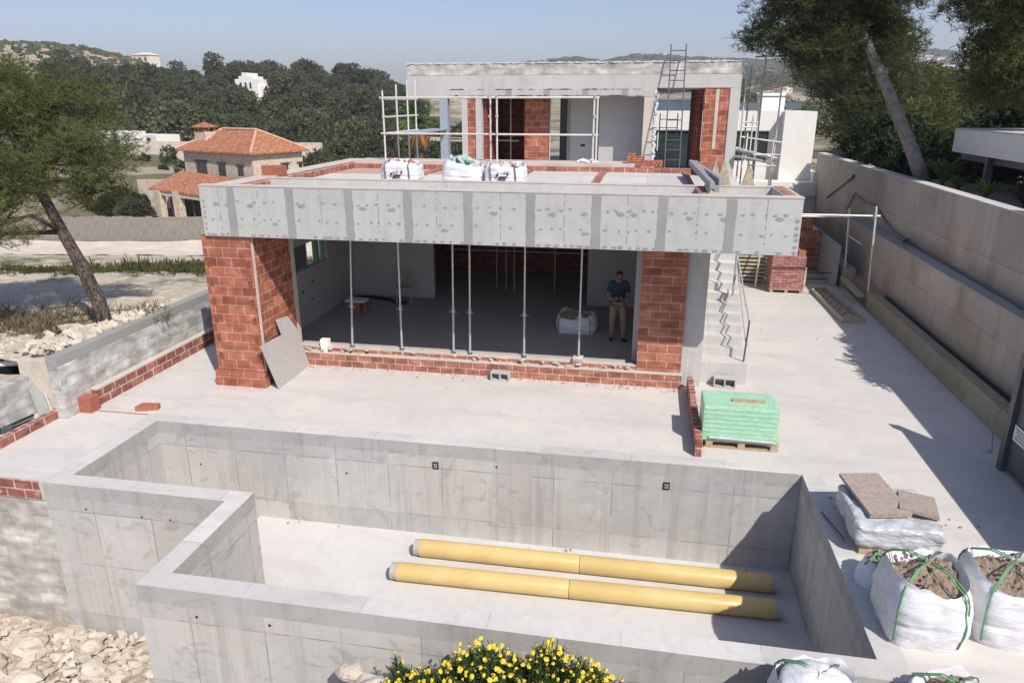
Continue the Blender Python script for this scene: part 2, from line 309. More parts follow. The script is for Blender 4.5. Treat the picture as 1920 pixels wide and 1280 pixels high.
# form-tie holes and plugs as tiny dark discs
for x,z in [(-8.6,-.42),(-7.6,-.45),(-7.1,-.45)]: mw.tube([(x,8.826,z),(x,8.85,z)],.018,8,1)
mw.tube([(-6.9,8.826,-1.5),(-6.9,8.85,-1.5)],.02,8,1)
for x,z in [(-5.3,-.38),(-4.3,-.36),(-2.2,-1.2),(-1.2,-.37)]: mw.tube([(x,6.766,z),(x,6.79,z)],.02,8,1)
for x,z in [(-5.2,-.75),(-2.35,-.35),(-8.2,-.85)]: mw.tube([(x,11.286,z),(x,11.31,z)],.02,8,1)
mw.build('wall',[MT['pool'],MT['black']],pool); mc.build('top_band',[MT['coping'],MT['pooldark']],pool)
m=MB().box(-9.01,-5.79,9.14,11.29,-2.1,-1.87).box(-5.79,2.78,7.07,11.29,-2.1,-1.87); m.build('pool_floor',MT['poolfloor'],pool)
for x,z in [(-3.47,-.42),(.62,-.42)]:
    f=MB(); f.box(x-.055,x+.055,11.27,11.288,z-.065,z+.065,0)
    for dx,dz,sx,sz in [(-.02,.025,.016,.012),(.02,.02,.012,.02),(0,-.025,.03,.01)]: f.box(x+dx-sx,x+dx+sx,11.262,11.269,z+dz-sz,z+dz+sz,1)
    f.build('wall_fitting',[MT['black'],MT['board']],pool)
# front-left retaining face under the terrace
fl=root('terrace_front_wall',(-10.3,8.83,-3),'sandy block wall with a red brick course along the top, below the terrace corner','wall')
MB().box(-13.5,-9.322,8.86,9.1,-3.6,-.34).build('block_wall',MT['blocksand'],fl)
MB().box(-11.6,-9.40,8.835,9.06,-.34,-.005).box(-9.40,-9.322,8.845,9.06,-.34,-.005,1).build('brick_course',[MT['curbbrick'],MT['mortar']],fl)
tag(MB().box(-11.07,-10.94,8.84,11.15,.002,.17).build('brick_curb',MT['curbbrick']),'low red brick curb along the left terrace edge in front of the plastered low wall','brick curb')
# garden wall on the left
gw=root('garden_wall',(-10.85,13,0),'grey concrete block garden wall with smooth capping, left of the house','wall')
MB().box(-10.98,-10.75,11.06,16.5,-.05,1.07).build('block_wall',MT['block'],gw); MB().box(-10.985,-10.745,11.055,16.5,1.07,1.25).build('capping',MT['patch'],gw)
m=MB().box(-10.75,-10.6,11.75,16.5,.001,.34,0).box(-10.75,-10.595,11.75,16.5,.34,.365,1); m.build('brick_plinth',[MT['curbbrick'],MT['mortar']],gw)
st=root('brick_stack',(-10.66,11.5,0),'short stack of thin red clay bricks at the end of the garden wall plinth','brick stack')
for k in range(6): MB().obox((-10.66+random.uniform(-.01,.01),11.5,.028+.052*k),(.36,.26,.045),(0,0,random.uniform(-.03,.03))).build('brick',MT['clay'],st)
tag(MB().prism([(-9.72,11.62),(-9.5,11.66),(-9.3,11.75),(-9.35,11.9),(-9.7,11.85)],.002,.09).build('broken_brick',MT['clay']),'broken piece of red brick lying loose on the terrace screed','brick')
tag(MB().box(-10.5,-9.35,11.50,11.53,-.05,.006).build('brick_edging',MT['clay']),'thin red brick edging line set flush in the terrace','edging')
lw=MB().box(-11.85,-11.6,4,11.35,-3,.75); tag(lw.build('low_wall',MT['block']),'plain grey low block wall at far left below the rubble tub','wall')
# ------------------------------------------------------------------ house
H=root('unfinished_house',(-3,18,0),'two-storey unfinished concrete and red brick villa','house')
fx=[-8.06,-6.82,-5.6,-4.42,-3.25,-2.07,-.87,.30,1.48]
f=MB().box(-8.72,2.66,13.2,13.42,3.25,4.24,0)
rr=random.Random(3)
def blob(mb,x,z,rx,rz,y,mi,n=9):
    ph=rr.random()*6; poly=[]
    for k in range(n):
        a=2*PI*k/n; q=rr.uniform(.72,1.15); poly.append((x+rx*q*math.cos(a),z+rz*q*math.sin(a)))
    mb.prism(poly,y-.003,y+.01,'y',mi)
for i,x in enumerate(fx):
    pts=[]; n=12
    L=[(x-.085+rr.uniform(-.012,.012),3.26+.96*k/n) for k in range(n+1)]; Rr=[(x+.085+rr.uniform(-.012,.012),3.26+.96*k/n) for k in range(n+1)]
    for k in range(n): f.prism([L[k],Rr[k],Rr[k+1],L[k+1]],13.196,13.21,'y',1)
xs=[-8.66]+fx+[2.6]
for i in range(len(xs)-1):
    a,b=xs[i]+.13,xs[i+1]-.13
    for z0,dn in ((3.95,.2),(3.60,.2)):
        x=a+rr.uniform(0,.08)
        while x<b:
            if rr.random()<.82: blob(f,x,z0+rr.uniform(-.02,.02),rr.uniform(.022,.05),rr.uniform(.018,.03),13.199,1)
            if rr.random()<.12: blob(f,x+.08,z0-rr.uniform(.05,.1),.08,.04,13.1985,1)
            x+=rr.uniform(.14,.26)
    x=a-.1
    while x<b+.1:
        if rr.random()<.85: blob(f,x,3.285+rr.uniform(0,.012),rr.uniform(.03,.07),rr.uniform(.02,.032),13.1975,1)
        x+=rr.uniform(.11,.2)
    mid=(a+b)/2+rr.uniform(-.05,.05)
    z=4.2
    while z>3.36:
        if rr.random()<.7: blob(f,mid,z,.012,.018,13.1965,1,6)
        z-=.05
for z in (3.95,3.83,3.72,3.62,3.5,3.4): blob(f,-8.66,z,.03,.035,13.198,1); blob(f,2.6,z-.1,.04,.035,13.198,1)
f.box(-8.73,2.67,13.19,13.43,4.24,4.262,2)
o=f.build('fascia',[MT['fascia'],MT['patch'],MT['mortar']],H)
m=MB().box(-8.72,.98,13.42,21,3.25,3.9).box(.98,2.66,13.42,15.1,3.25,3.9).box(-8.1,.98,15.05,19.7,3.9,4.05).box(1.2,2.66,21.5,24.3,3.25,3.55)
m.build('roof_slab',MT['coping'],H)
m=MB().box(-8.1,.95,14.9,15.05,3.9,4.235,0).box(1.12,2.45,14.95,15.1,3.9,4.235,0).box(2.4,2.66,13.42,15.1,3.9,4.235,0)
m.box(-8.11,.96,14.89,15.06,4.235,4.25,1).box(1.12,2.67,14.94,15.11,4.235,4.252,1).box(2.39,2.67,13.43,14.94,4.235,4.25,1)
m.box(-8.72,-8.22,13.42,20.95,3.9,4.23,1)
m.build('planter_wall',[MT['upper'],MT['mortar']],H)
m=MB().box(-8.22,-8.1,13.43,19.7,3.9,4.22).box(.95,1.12,13.43,15.1,3.9,4.225).box(-8.22,1.1,19.7,19.95,3.9,4.17).box(.9,1.02,15.1,19.7,3.9,4.10).box(2.42,2.6,13.6,15.0,4.251,4.26)
m.build('brick_edging',MT['bricksmall'],H)
m=MB()
for x in (-5.6,-3.1,-1.15): m.box(x-.09,x+.09,15.06,19.7,4.051,4.10)
m.build('deck_divider',MT['bricksmall'],H); m=MB(); m.box(-8.1,-5.7,18.2,19.7,4.051,4.056).box(-5.5,-3.2,18.4,19.7,4.051,4.056)
MT['peach']=concrete('peach_mortar_bed',(.50,.33,.24),.12,2)
m.build('mortar_bed',MT['peach'],H)
MB().box(-8.2,-.35,19.95,20.95,3.9,4.25).build('rear_ledge',MT['mortar'],H)
# ground floor piers
P1=MB().box(-8.86,-7.80,13.26,15.0,.34,3.25,0).box(-8.92,-7.76,13.2,13.9,.001,.34,0)
P1.box(-7.80,-7.775,13.3,13.36,.36,3.25,2); P1.box(-7.81,-7.765,14.9,15.02,.01,3.25,2)
for k in range(13):
    z=.47+.2*k
    if k%2:
        for x in (-8.80,-7.93):
            P1.box(x,x+.1,13.254,13.262,z-.075,z+.075,3)
            for a in range(3):
                for b in range(2): P1.box(x+.012+b*.045,x+.045+b*.045,13.252,13.258,z-.062+a*.046,z-.03+a*.046,1)
P1.build('brick_pier',[MT['brickbig'],MT['claydark'],MT['mortar'],MT['clay']],H)
P2=MB().box(.0,.93,14.88,15.4,.0,3.25,0); P2.build('brick_pier',MT['brickright'],H)
MB().box(.93,1.35,14.95,15.3,0,3.25).build('column',MT['upper'],H)
sl=MB().box(-7.77,.95,14.76,14.89,.001,.30,0).box(-7.77,.97,14.75,14.92,.30,.318,1).box(-7.77,0,14.9,15.0,.3,.40,0).box(-7.77,0,14.9,15.01,.40,.43,1).box(-7.77,-.25,15.01,15.12,.3,.46,2)
rr2=random.Random(5)
for k in range(60):
    x=rr2.uniform(-7.7,0); sl.obox((x,rr2.uniform(14.8,14.95),.325+rr2.uniform(0,.1)*(0 if rr2.random()<.5 else 1)),(rr2.uniform(.05,.16),rr2.uniform(.03,.08),.03),(0,0,rr2.uniform(0,3)),1)
sl.build('sill',[MT['bricksmall'],MT['mortar'],MT['board']],H)
# room
FL=.3
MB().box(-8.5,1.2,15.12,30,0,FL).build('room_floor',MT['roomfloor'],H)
MB().box(-8.5,-7.8,14.95,15.0,FL,3.25).build('interior_wall',MT['plaster'],H)
MB().box(-.7,-.62,20.03,20.049,1.2,1.28).build('wall_socket',MT['black'],H); MB().box(-.125,-.121,17.6,17.7,1.9,2.0).build('wall_socket',MT['black'],H)
w_=MB().box(-8.72,-8.5,15.0,16.1,0,3.25).box(-8.72,-8.5,16.1,18.3,0,1.75).box(-8.72,-8.5,16.1,18.3,2.4,3.25).box(-8.72,-8.5,18.3,30,0,3.25)
MB().box(-8.5,-6.0,20.05,20.2,FL,3.25).build('interior_wall',MT['plaster'],H); MB().box(-1.5,-.12,20.05,20.2,FL,3.25).build('interior_wall',MT['plaster'],H); 
for x,y,z in [(-8.49,16.7,1.2),(-8.49,17.2,.9),(-8.49,17.3,1.35)]: w_.box(x-.02,x+.004,y-.03,y+.03,z-.03,z+.03,1)
MB().box(-.12,.03,15.4,20.05,FL,3.25).build('interior_wall',MT['plaster'],H)
w_.build('interior_wall',[MT['plaster'],MT['black']],H)
wn=MB(); 
for y0,y1 in ((16.1,16.14),(17.18,17.22),(18.26,18.3)): wn.box(-8.6,-8.55,y0,y1,1.75,2.4)
wn.box(-8.6,-8.55,16.1,18.3,1.75,1.79).box(-8.6,-8.55,16.1,18.3,2.36,2.4); wf=wn.build('window_frame',MT['galv'],H)
MB().box(-8.58,-8.57,16.14,17.18,1.79,2.36).build('pane',MT['glassblue'],wf)
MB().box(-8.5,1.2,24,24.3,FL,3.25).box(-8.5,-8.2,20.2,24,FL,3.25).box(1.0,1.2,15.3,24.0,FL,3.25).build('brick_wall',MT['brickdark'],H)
MB().box(1.2,1.35,15.3,30,0,3.24).build('side_wall',MT['upper'],H)
MB().box(-8.72,2.66,21,30,3.25,3.55).build('first_floor_slab',MT['upper'],H) if False else MB().box(-8.72,1.0,21,33,3.25,3.56).box(1.0,2.69,24.3,33,3.25,3.56).build('first_floor_slab',MT['upper'],H)
# upper floor
YU=24.5
b=MB().box(-8.02,2.69,YU,YU+.35,6.24,6.64,0).box(-8.02,.15,YU,YU+.35,5.99,6.24,0).box(-8.02,2.69,YU+.35,33,6.2,6.64,0)
b.box(-6.6,-.25,YU-.006,YU,6.02,6.2,1)
for x in (-4.6,-3.35,-2.1,-.85): b.box(x-.1,x+.1,YU-.01,YU-.002,6.0,6.22,2)
for k in range(40): blob(b,rr.uniform(-6.5,-.4),6.21,rr.uniform(.04,.14),.014,YU-.012,2); blob(b,rr.uniform(-6.5,-.4),6.02,rr.uniform(.04,.14),.014,YU-.0125,2)
b.build('upper_beam',[MT['upper'],MT['fascia'],MT['patch']],H)
b=MB().box(-8.02,2.69,YU,YU+.2,6.65,7.0).box(-8.02,-7.82,YU+.2,33,6.65,7.0).box(2.49,2.69,YU+.2,33,6.65,7.0).box(-8.02,2.69,33,33.2,6.65,7.0); b.build('roof_parapet',MT['blocksand'],H)
def foil(u,v):
    x=-8.05+10.76*u; a=[(-.02,-.02),(-.02,.015),(.0,.025),(.12,.03),(.25,.02),(.3,.0)][min(5,int(v*5+.001))]
    return (x,YU+a[0]+.025*fbm(x*6,a[0]*9,1),7.0+a[1]+.022*fbm(x*7,a[1]*20,3)+.01)
MB().grid(foil,260,5).build('parapet_foil',MT['film'],H)
m=MB()
def col(x0,x1,mt,y0=YU+.01,y1=YU+.32,z0=3.56,z1=5.99,nm='column'): MB().box(x0,x1,y0,y1,z0,z1).build(nm,mt,H)
col(-6.95,-6.68,MT['steelgrey']); col(-6.19,-6.0,MT['upper']); col(-6.0,-5.72,MT['brickbig'],YU+.05,YU+.3,nm='brick_wall'); col(-5.72,-5.52,MT['upper'])
col(-.23,.15,MT['mortar'],z1=6.24); col(2.38,2.69,MT['upper'],YU+.005,YU+.4,3.4,6.24)
MB().box(1.63,2.38,YU+.03,YU+.3,3.3,6.235,0).box(1.96,2.06,YU+.02,YU+.031,4.4,6.2,1).build('brick_pier',[MT['brickbig'],MT['mortar']],H)
MB().box(-4.22,-3.37,YU+.9,YU+1.15,3.56,5.99).build('brick_pier',MT['brickdark2'] if 'brickdark2' in MT else MT['brickbig'],H)
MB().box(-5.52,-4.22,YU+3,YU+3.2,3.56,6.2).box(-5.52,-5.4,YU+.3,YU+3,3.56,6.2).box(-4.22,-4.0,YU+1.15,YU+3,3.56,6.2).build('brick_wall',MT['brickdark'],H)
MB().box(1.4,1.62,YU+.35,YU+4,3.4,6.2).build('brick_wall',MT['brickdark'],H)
m=MB().box(-2.73,-1.7,YU+1.6,YU+1.75,3.56,6.2).box(-1.7,-.1,YU+1.2,YU+1.35,3.56,6.2).box(-3.37,-2.73,YU+4,YU+4.15,3.56,6.2).box(-.2,-.05,YU+.3,YU+5,3.56,6.2).box(-2.85,-2.73,YU+1.75,YU+4,3.56,6.2)
m.box(-2.35,-2.2,YU+1.59,YU+1.601,4.35,4.43,1); m.build('interior_wall',[MT['plaster'],MT['black']],H)
MB().tube([(-3.35,YU+.88,3.6),(-3.33,YU+.88,5.98)],.02,6).build('bead',MT['mortar'],H)
rg=MB()
for k in range(30): rg.obox((.15+.02*math.sin(k*2.1),YU-.005,3.65+.085*k),(.07+.04*random.random(),.03,.1),(0,random.uniform(-.4,.4),0))
rg.build('ragged_mortar_edge',MT['whiteplastic'],H)
MB().box(.1,2.69,30,30.2,3.56,4.0).build('rear_upstand',MT['upper'],H)
# stairs
stp=MB(); y=15.24; z=.48
stp.box(1.36,2.33,y,y+.55,0,z,0); y+=.45; 
for k in range(13):
    z1=z+.18; stp.box(1.36,2.28-.012*0,y,y+.28+(.06 if k<12 else .8),z-.32 if k>3 else 0,z1,0); z=z1; y+=.28
sr=root('staircase',(1.8,15.3,0),'bare concrete outdoor staircase climbing beside the right column','stairs'); stp.build('steps',MT['mortar2'] if 'mortar2' in MT else MT['coping'],sr)
STY=lambda t:(15.69+t*3.64,.48+.18+t*2.34)
rl=root('stair_railing',(2.2,15.4,.5),'loose grey steel railing bars leaning along the concrete stairs','railing')
MB().tube([(2.27,15.4,.48),(2.3,15.35,1.42)],.02,6).build('post',MT['darksteel'],rl)
MB().tube([(2.3,15.35,1.38),(2.1,18.4,3.0)],.018,6).build('rail',MT['galv'],rl); MB().tube([(2.27,15.38,.95),(2.1,18.2,3.1)],.016,6).build('rail',MT['galv'],rl)
MB().tube([(2.1,16.9,1.55),(2.12,17.0,3.15)],.03,6).tube([(1.98,16.85,1.5),(1.98,16.85,1.72)],.02,6).build('post',MT['galv'],rl)
# low divider wall
tag(MB().box(1.07,1.19,11.62,14.75,.001,.30).build('low_brick_wall',MT['curbbrick']),'knee-high red brick divider running from the house corner towards the pool','brick wall')
# ------------------------------------------------------------------ retaining walls on the right
rw=root('retaining_wall',(7.3,15,0),'middle tier of the stepped tan concrete retaining wall, grey ledge on top','wall')
MB().box(7.12,7.6,1,27.6,-.2,1.9,0).build('wall_face',MT['retain'],rw); MB().box(7.115,7.6,1,27.61,1.9,1.93).build('ledge',MT['retaintop'],rw)
rw=root('retaining_wall',(7.75,15,0),'tall rear tier of the stepped tan retaining wall under the neighbour garden','wall')
MB().box(7.6,7.92,1,36,0,3.62).build('wall_face',MT['retain'],rw); MB().box(7.59,7.93,1,36.01,3.62,3.65).build('coping',MT['coping'],rw)
kb=MB().box(6.57,6.83,3,22.2,-.05,.52); tag(kb.build('planter_wall',MT['kerb']),'long knee-high stained concrete planter wall at the foot of the retaining wall','low wall')
tag(MB().box(6.47,6.83,24.7,36,-.05,.68).build('planter_wall',MT['kerb']),'short end of stained planter wall behind the gap, beside the timber frame','low wall')
tag(MB().box(6.2,6.35,24.9,36,.0,1.38).build('ramp_wall',MT['retaintop']),'narrow grey ramp wall in shade at the far end of the side passage','wall')
structure('planter_soil',MB().box(6.83,7.12,3,36,-.05,.40),MT['soil'])
tag(MB().tube([(7.02,3,.45),(7.0,10,.45),(7.03,14,.45),(7.0,18,.45),(7.02,22,.46)],.035,8).build('drain_pipe',MT['black']),'black corrugated pipe lying in the planter bed along the wall foot','pipe')
tag(MB().tube([(7.55,29.6,1.95),(7.56,28.87,2.64),(7.56,27.6,2.50),(7.56,26.33,2.55),(7.56,25.6,2.4),(7.56,24.9,2.2),(7.55,23.9,2.05),(7.55,22.4,1.99),(7.53,21.6,1.96),(7.5,20,1.96),(7.48,18,1.96),(7.45,16,1.96),(7.42,15,1.97),(7.4,14,1.96),(7.4,10,1.96)],.024,6).build('hose',MT['darksteel']),'dark hose looped up the rear wall and trailing along the ledge','hose')
h=MB(); h.tube([(7.4+.12*math.cos(t*.6),14.6+.2*math.sin(t*.6),1.97+.004*t) for t in range(26)],.025,6); tag(h.build('hose_coil',MT['black']),'small coil of black hose on the wall ledge at the picture edge','hose')
tag(MB().tube([(7.56,33.1,1.95),(7.56,29.4,3.18)],.035,6).tube([(7.55,29.9,3.02),(7.55,29.35,3.2)],.07,6).build('leaning_pole',MT['darksteel']),'dark pole leaning against the rear retaining wall','pole')
tag(MB().tube([(7.5,22.8,1.94),(7.35,22.1,2.1)],.03,6).tube([(7.4,22.35,2.05),(7.33,22.0,2.12)],.055,6).build('hand_tool',MT['black']),'small black tool resting on the wall ledge below the hose','tool')
# scaffold rail across the passage
sg=root('scaffold_rail',(6.5,23,0),'pale scaffold tubes spanning the side passage from the house to the wall','scaffold')
MB().tube([(6.52,24.8,.68),(6.40,24.8,2.62)],.028,8).build('post',MT['tube'],sg); MB().tube([(6.6,22.3,.52),(6.47,22.3,3.0)],.028,8).build('post',MT['tube'],sg)
MB().tube([(2.7,22.25,2.72),(6.62,22.35,2.72)],.028,8).build('rail',MT['tube'],sg); MB().tube([(2.7,23.5,2.48),(6.5,24.8,2.33)],.028,8).build('rail',MT['tube'],sg)
MB().tube([(6.45,24.8,1.75),(6.7,24.0,1.6)],.022,6).build('brace',MT['tube'],sg)
for x,y,z in [(6.47,22.3,2.72),(6.4,24.8,2.36),(6.55,22.3,1.4),(6.5,24.8,1.2)]: MB().tube([(x,y,z-.04),(x,y,z+.04)],.05,8).build('clamp',MT['galv'],sg)
# timber frame on the floor
tf=root('timber_form_frame',(5.9,22.3,0),'long shallow timber formwork tray lying on the passage floor','timber frame')
def L2(a,b,t): return tuple(a[i]+(b[i]-a[i])*t for i in range(len(a)))
A,B,C_,D_=(5.42,24.0),(5.86,24.3),(6.16,20.75),(5.55,20.6)
for a,b in ((A,D_),(D_,C_),(C_,B),(B,A)): MB().beam((*a,.07),(*b,.07),.05,.13).build('side_board',MT['oldwood'],tf)
MB().prism([A,B,C_,D_],.004,.03).build('base_board',MT['oldwood'],tf)
m=MB()
for k in range(7):
    t=.12+.12*k; p,q=L2(A,D_,t+.02),L2(B,C_,t-.02); m.tube([(*L2(p,q,.2),.05),(*L2(p,q,.5),.16),(*L2(p,q,.85),.06)],.012,5)
m.build('rebar_loops',MT['darksteel'],tf)
tag(MB().beam((6.38,24.3,.45),(6.5,22.5,.30),.2,.05).build('timber_plank',MT['oldwood']),'grey plank lying in the gap between the two planter walls','plank')
tb=root('timber_board_stack',(5.9,25.7,0),'low pile of weathered boards under a bent plank at the end of the passage','timber')
for k,(a,b) in enumerate([((4.6,25.6,.04),(6.3,25.4,.04)),((4.7,26.3,.04),(6.4,26.2,.05)),((4.6,25.9,.10),(6.35,25.9,.10)),((4.7,27.2,.04),(6.3,27.1,.04)),((4.8,28.1,.04),(6.3,28.0,.04))]): MB().beam(a,b,.35,.05).build('board',MT['oldwood'],tb)
MB().beam((5.25,24.7,.02),(5.35,25.2,.55),.18,.04).build('board',MT['oldwood'],tb)
tag(MB().tube([(5.0,25.2,.35),(5.3,25.1,.52),(5.6,25.2,.40),(6.3,25.1,.42)],.02,6).build('cable',MT['black']),'black cable draped over the board pile at the passage end','cable')
# gate
gt=root('steel_gate',(6.1,9,0),'dark steel gate with tall post and small white notice at the right edge','gate')
MB().box(6.02,6.16,12.02,12.16,.0,2.02).build('post',MT['darksteel'],gt)
MB().box(6.09,6.13,2.0,11.98,.06,1.9).build('panel',MT['gatepanel'] if 'gatepanel' in MT else MT['darksteel'],gt)
m=MB()
for z in (.06,.7,1.3,1.86): m.box(6.075,6.145,2,12.0,z,z+.05)
m.build('crossbar',MT['darksteel'],gt)
MB().tube([(6.09,12.09,2.02),(6.09,12.09,2.1)],.045,8).build('finial',MT['whiteplastic'],gt)
s_=MB().box(6.066,6.072,11.45,11.95,.62,.88,0)
for k,(y0,y1) in enumerate([(11.52,11.9),(11.5,11.88),(11.55,11.85),(11.5,11.9)]): s_.box(6.0635,6.0655,y0,y1,.82-.05*k,.835-.05*k,1)
s_.build('notice',[MT['whiteplastic'],MT['ink']],gt)
tag(MB().tube([(6.27,12.9,.75),(6.2,12.86,.7),(6.18,12.8,.3),(6.2,12.75,.02),(6.12,12.7,.02)],.012,6).build('cable',MT['strap']),'thin green cable hanging down the planter wall beside the gate post','cable')
# ------------------------------------------------------------------ props in the opening
def prop():
    r=root('steel_prop',(0,0,.45),'','prop','adjustable steel props in the living room opening')
    MB().tube([(0,0,.01),(0,0,1.1)],.025,10).build('outer_tube',MT['galv'],r,local=True)
    MB().tube([(0,0,1.1),(0,0,2.79)],.019,10).build('inner_tube',MT['tube'],r,local=True)
    MB().tube([(0,0,.93),(0,0,1.05)],.034,10).tube([(-.09,0,.95),(.09,0,.95)],.008,5).build('collar',MT['galv'],r,local=True)
    MB().box(-.05,.05,-.04,.04,0,.008).build('base_plate',MT['darksteel'],r,local=True)
    return r
p0=prop(); plab=['leftmost steel prop, nearest the wide brick pier','second steel prop from the wide brick pier','third steel prop from the left, first of the closest pair','fourth steel prop from the left, second of the closest pair','fifth steel prop from the left, mid-way to the person','steel prop nearest the standing person, base in a mortar lump']
for k,x in enumerate([-6.5,-5.3,-4.08,-3.70,-2.47,-1.26]):
    q=p0 if k==0 else copy_tree(p0); q.location=(x,14.96+.0*k,.45); q['label']=plab[k]; q.rotation_euler=(R([.4,.6,.3,-.2,.2,-.3][k]),R([3.2,.8,.9,.7,.3,.2][k]),0)
tag(MB().obox((-1.27,14.93,.47),(.22,.16,.1),(0,0,.2),jit=.03).build('mortar_lump',MT['mortar']),'lump of mortar around the base of the last prop','mortar')
wb=root('white_block',(-7.15,14.93,.43),'small white cubic block standing on the window sill near the wide pier','block')
MB().box(-7.24,-7.05,14.85,15.0,.43,.60,0).box(-7.22,-7.07,14.83,14.99,.3,.43,0).build('block_body',MT['white'],wb)
# hollow blocks
def hollow(loc,rz,label,w=.42,h=.2,d=.2):
    r=root('hollow_block',loc,label,'concrete block','hollow concrete blocks left on the terrace',rz)
    t=.03; m=MB()
    m.box(-w/2,w/2,-d/2,d/2,0,t).box(-w/2,w/2,-d/2,d/2,h-t,h)
    for x in (-w/2,-t/2,w/2-t): m.box(x,x+t,-d/2,d/2,t,h-t)
    m.box(-w/2+t,w/2-t,d/2-.01,d/2,t,h-t); o=m.build('block_body',MT['cblk'],r,local=True); bevel(o,.006)
t_=concrete('hollow_block_concrete',(.46,.45,.42),.1,3,bump=.5); MT['cblk']=t_
hollow((-2.93,14.6,.001),R(-3),'hollow concrete block leaning on the brick sill below the props'); hollow((1.88,15.08,.001),R(-3),'hollow concrete block at the foot of the concrete staircase',.46,.22)
# leaning cement board with a cut-out corner
lb=MB(); pl=[(13.22,.0),(14.72,.0),(14.58,.95),(14.36,1.28),(13.86,1.34),(13.92,.98),(13.02,1.02)]
vs=[];M_=lambda y,z,o:(-7.775+.26*(1-z/1.35)+o+.02,y,z)
n=len(pl); lb.add([M_(y,z,0) for y,z in pl]+[M_(y,z,.02) for y,z in pl],[tuple(range(n)),tuple(range(2*n-1,n-1,-1))]+[(i,n+i,n+(i+1)%n,(i+1)%n) for i in range(n)])
tag(lb.build('cement_board',MT['board']),'grey cement board with a notched top leaning against the wide brick pier','board')
# ------------------------------------------------------------------ pallet with green wrap
gp=root('wrapped_pallet',(1.85,12.5,0),'pallet load wrapped in pale green plastic beside the low brick divider','pallet load')
pb=MB()
for x in (1.28,1.83,2.38): 
    for y in (12.04,12.35,12.7): pb.box(x,x+.12,y,y+.13,.025,.12)
for y in (12.04,12.35,12.7): pb.box(1.26,2.52,y,y+.13,.12,.14)
for y in (12.04,12.7): pb.box(1.26,2.52,y,y+.13,.003,.025)
pb.build('pallet',MT['wood'],gp)
def rbox(name,x0,x1,y0,y1,z0,z1,mt,parent,amp=.02,f=5,n=18,r=.06,lab=None):
    m=MB(); cx,cy,cz=(x0+x1)/2,(y0+y1)/2,(z0+z1)/2; hx,hy,hz=(x1-x0)/2,(y1-y0)/2,(z1-z0)/2
    for ax in range(3):
        for sg_ in (-1,1):
            def fn(u,v,ax=ax,sg_=sg_):
                a,b=(u*2-1),(v*2-1)
                if sg_<0: a=-a
                p=[0,0,0]; p[ax]=sg_; p[(ax+1)%3]=a; p[(ax+2)%3]=b
                q=Vector((p[0]*hx,p[1]*hy,p[2]*hz)); c=Vector([max(-h+r,min(h-r,k)) for k,h in zip(q,(hx,hy,hz))]); d=q-c
                if d.length>0: q=c+d.normalized()*r
                o=d.normalized() if d.length>0 else Vector(p)
                k=amp*fbm(q.x*f+cx,q.y*f+cy,q.z*f*1.6)+(.0035*math.sin(q.z*75) if ax!=2 and name=='wrapped_load' else 0)
                return (cx+q.x+o.x*k,cy+q.y+o.y*k,cz+q.z+o.z*k)
            m.grid(fn,n,n)
    return m.build(name,mt,parent,smooth=True)
rbox('wrapped_load',1.2,2.47,12.02,12.78,.15,.80,MT['greenwrap'],gp,.004,5,34,.02)
gb=MB().box(1.7,2.25,12.28,12.36,.80,.84); gb.build('timber_batten',MT['wood'],gp)
MB().tube([(1.32,12.0,.22),(2.4,12.0,.2)],.022,8).build('rolled_edge',MT['film'],gp)
# ------------------------------------------------------------------ brick pallets by the stairs
bp=root('brick_pallet',(4.55,24,0),'square pallet of thin purple-red bricks, a few loose on top','brick pallet')
pb=MB()
for x in (4.08,4.53,4.98): pb.box(x,x+.1,23.75,24.7,.0,.1)
pb.box(4.05,5.1,23.73,24.72,.1,.13); pb.build('pallet',MT['wood'],bp)
MT['thin']=brick('purple_brick',.25,.09,(.33,.13,.11),(.26,.10,.10),(.42,.26,.22),.012,dirty=.3)
MB().box(4.06,5.08,23.74,24.7,.131,1.2).build('brick_course',MT['thin'],bp)
for x,y,a in [(4.3,24.4,0),(4.62,24.45,.1),(4.85,24.4,-.1),(4.95,24.1,.4),(4.25,24.05,.2)]: MB().obox((x,y,1.27),(.25,.2,.13),(0,0,a)).build('loose_brick',MT['clay'],bp)
bs=root('brick_pallet',(5.75,27.5,0),'tall stack of large orange hollow bricks behind the purple brick pallet','brick stack')
MB().box(5.3,5.85,27,27.9,0,1.9,0).box(5.85,6.28,27.1,27.9,0,1.38,0).box(5.3,5.6,27,27.9,1.9,2.15,0).build('brick_course',[MT['bigor'] if 'bigor' in MT else MT['brickright']],bs)
tl=root('timber_pile',(3.8,25,0),'pile of pale planks and boards behind the staircase','timber')
for k in range(8): MB().beam((2.6,25.2-.05*k,.12+.14*k),(4.1,25.2-.05*k,.12+.14*k),.5-.03*k,.07).build('plank',MT['oldwood'],tl)
tag(MB().tube([(3.72,24.4,0),(3.78,24.4,1.9)],.03,8).build('scaffold_pole',MT['tube']),'pale scaffold pole standing between the plank pile and the purple bricks','pole')
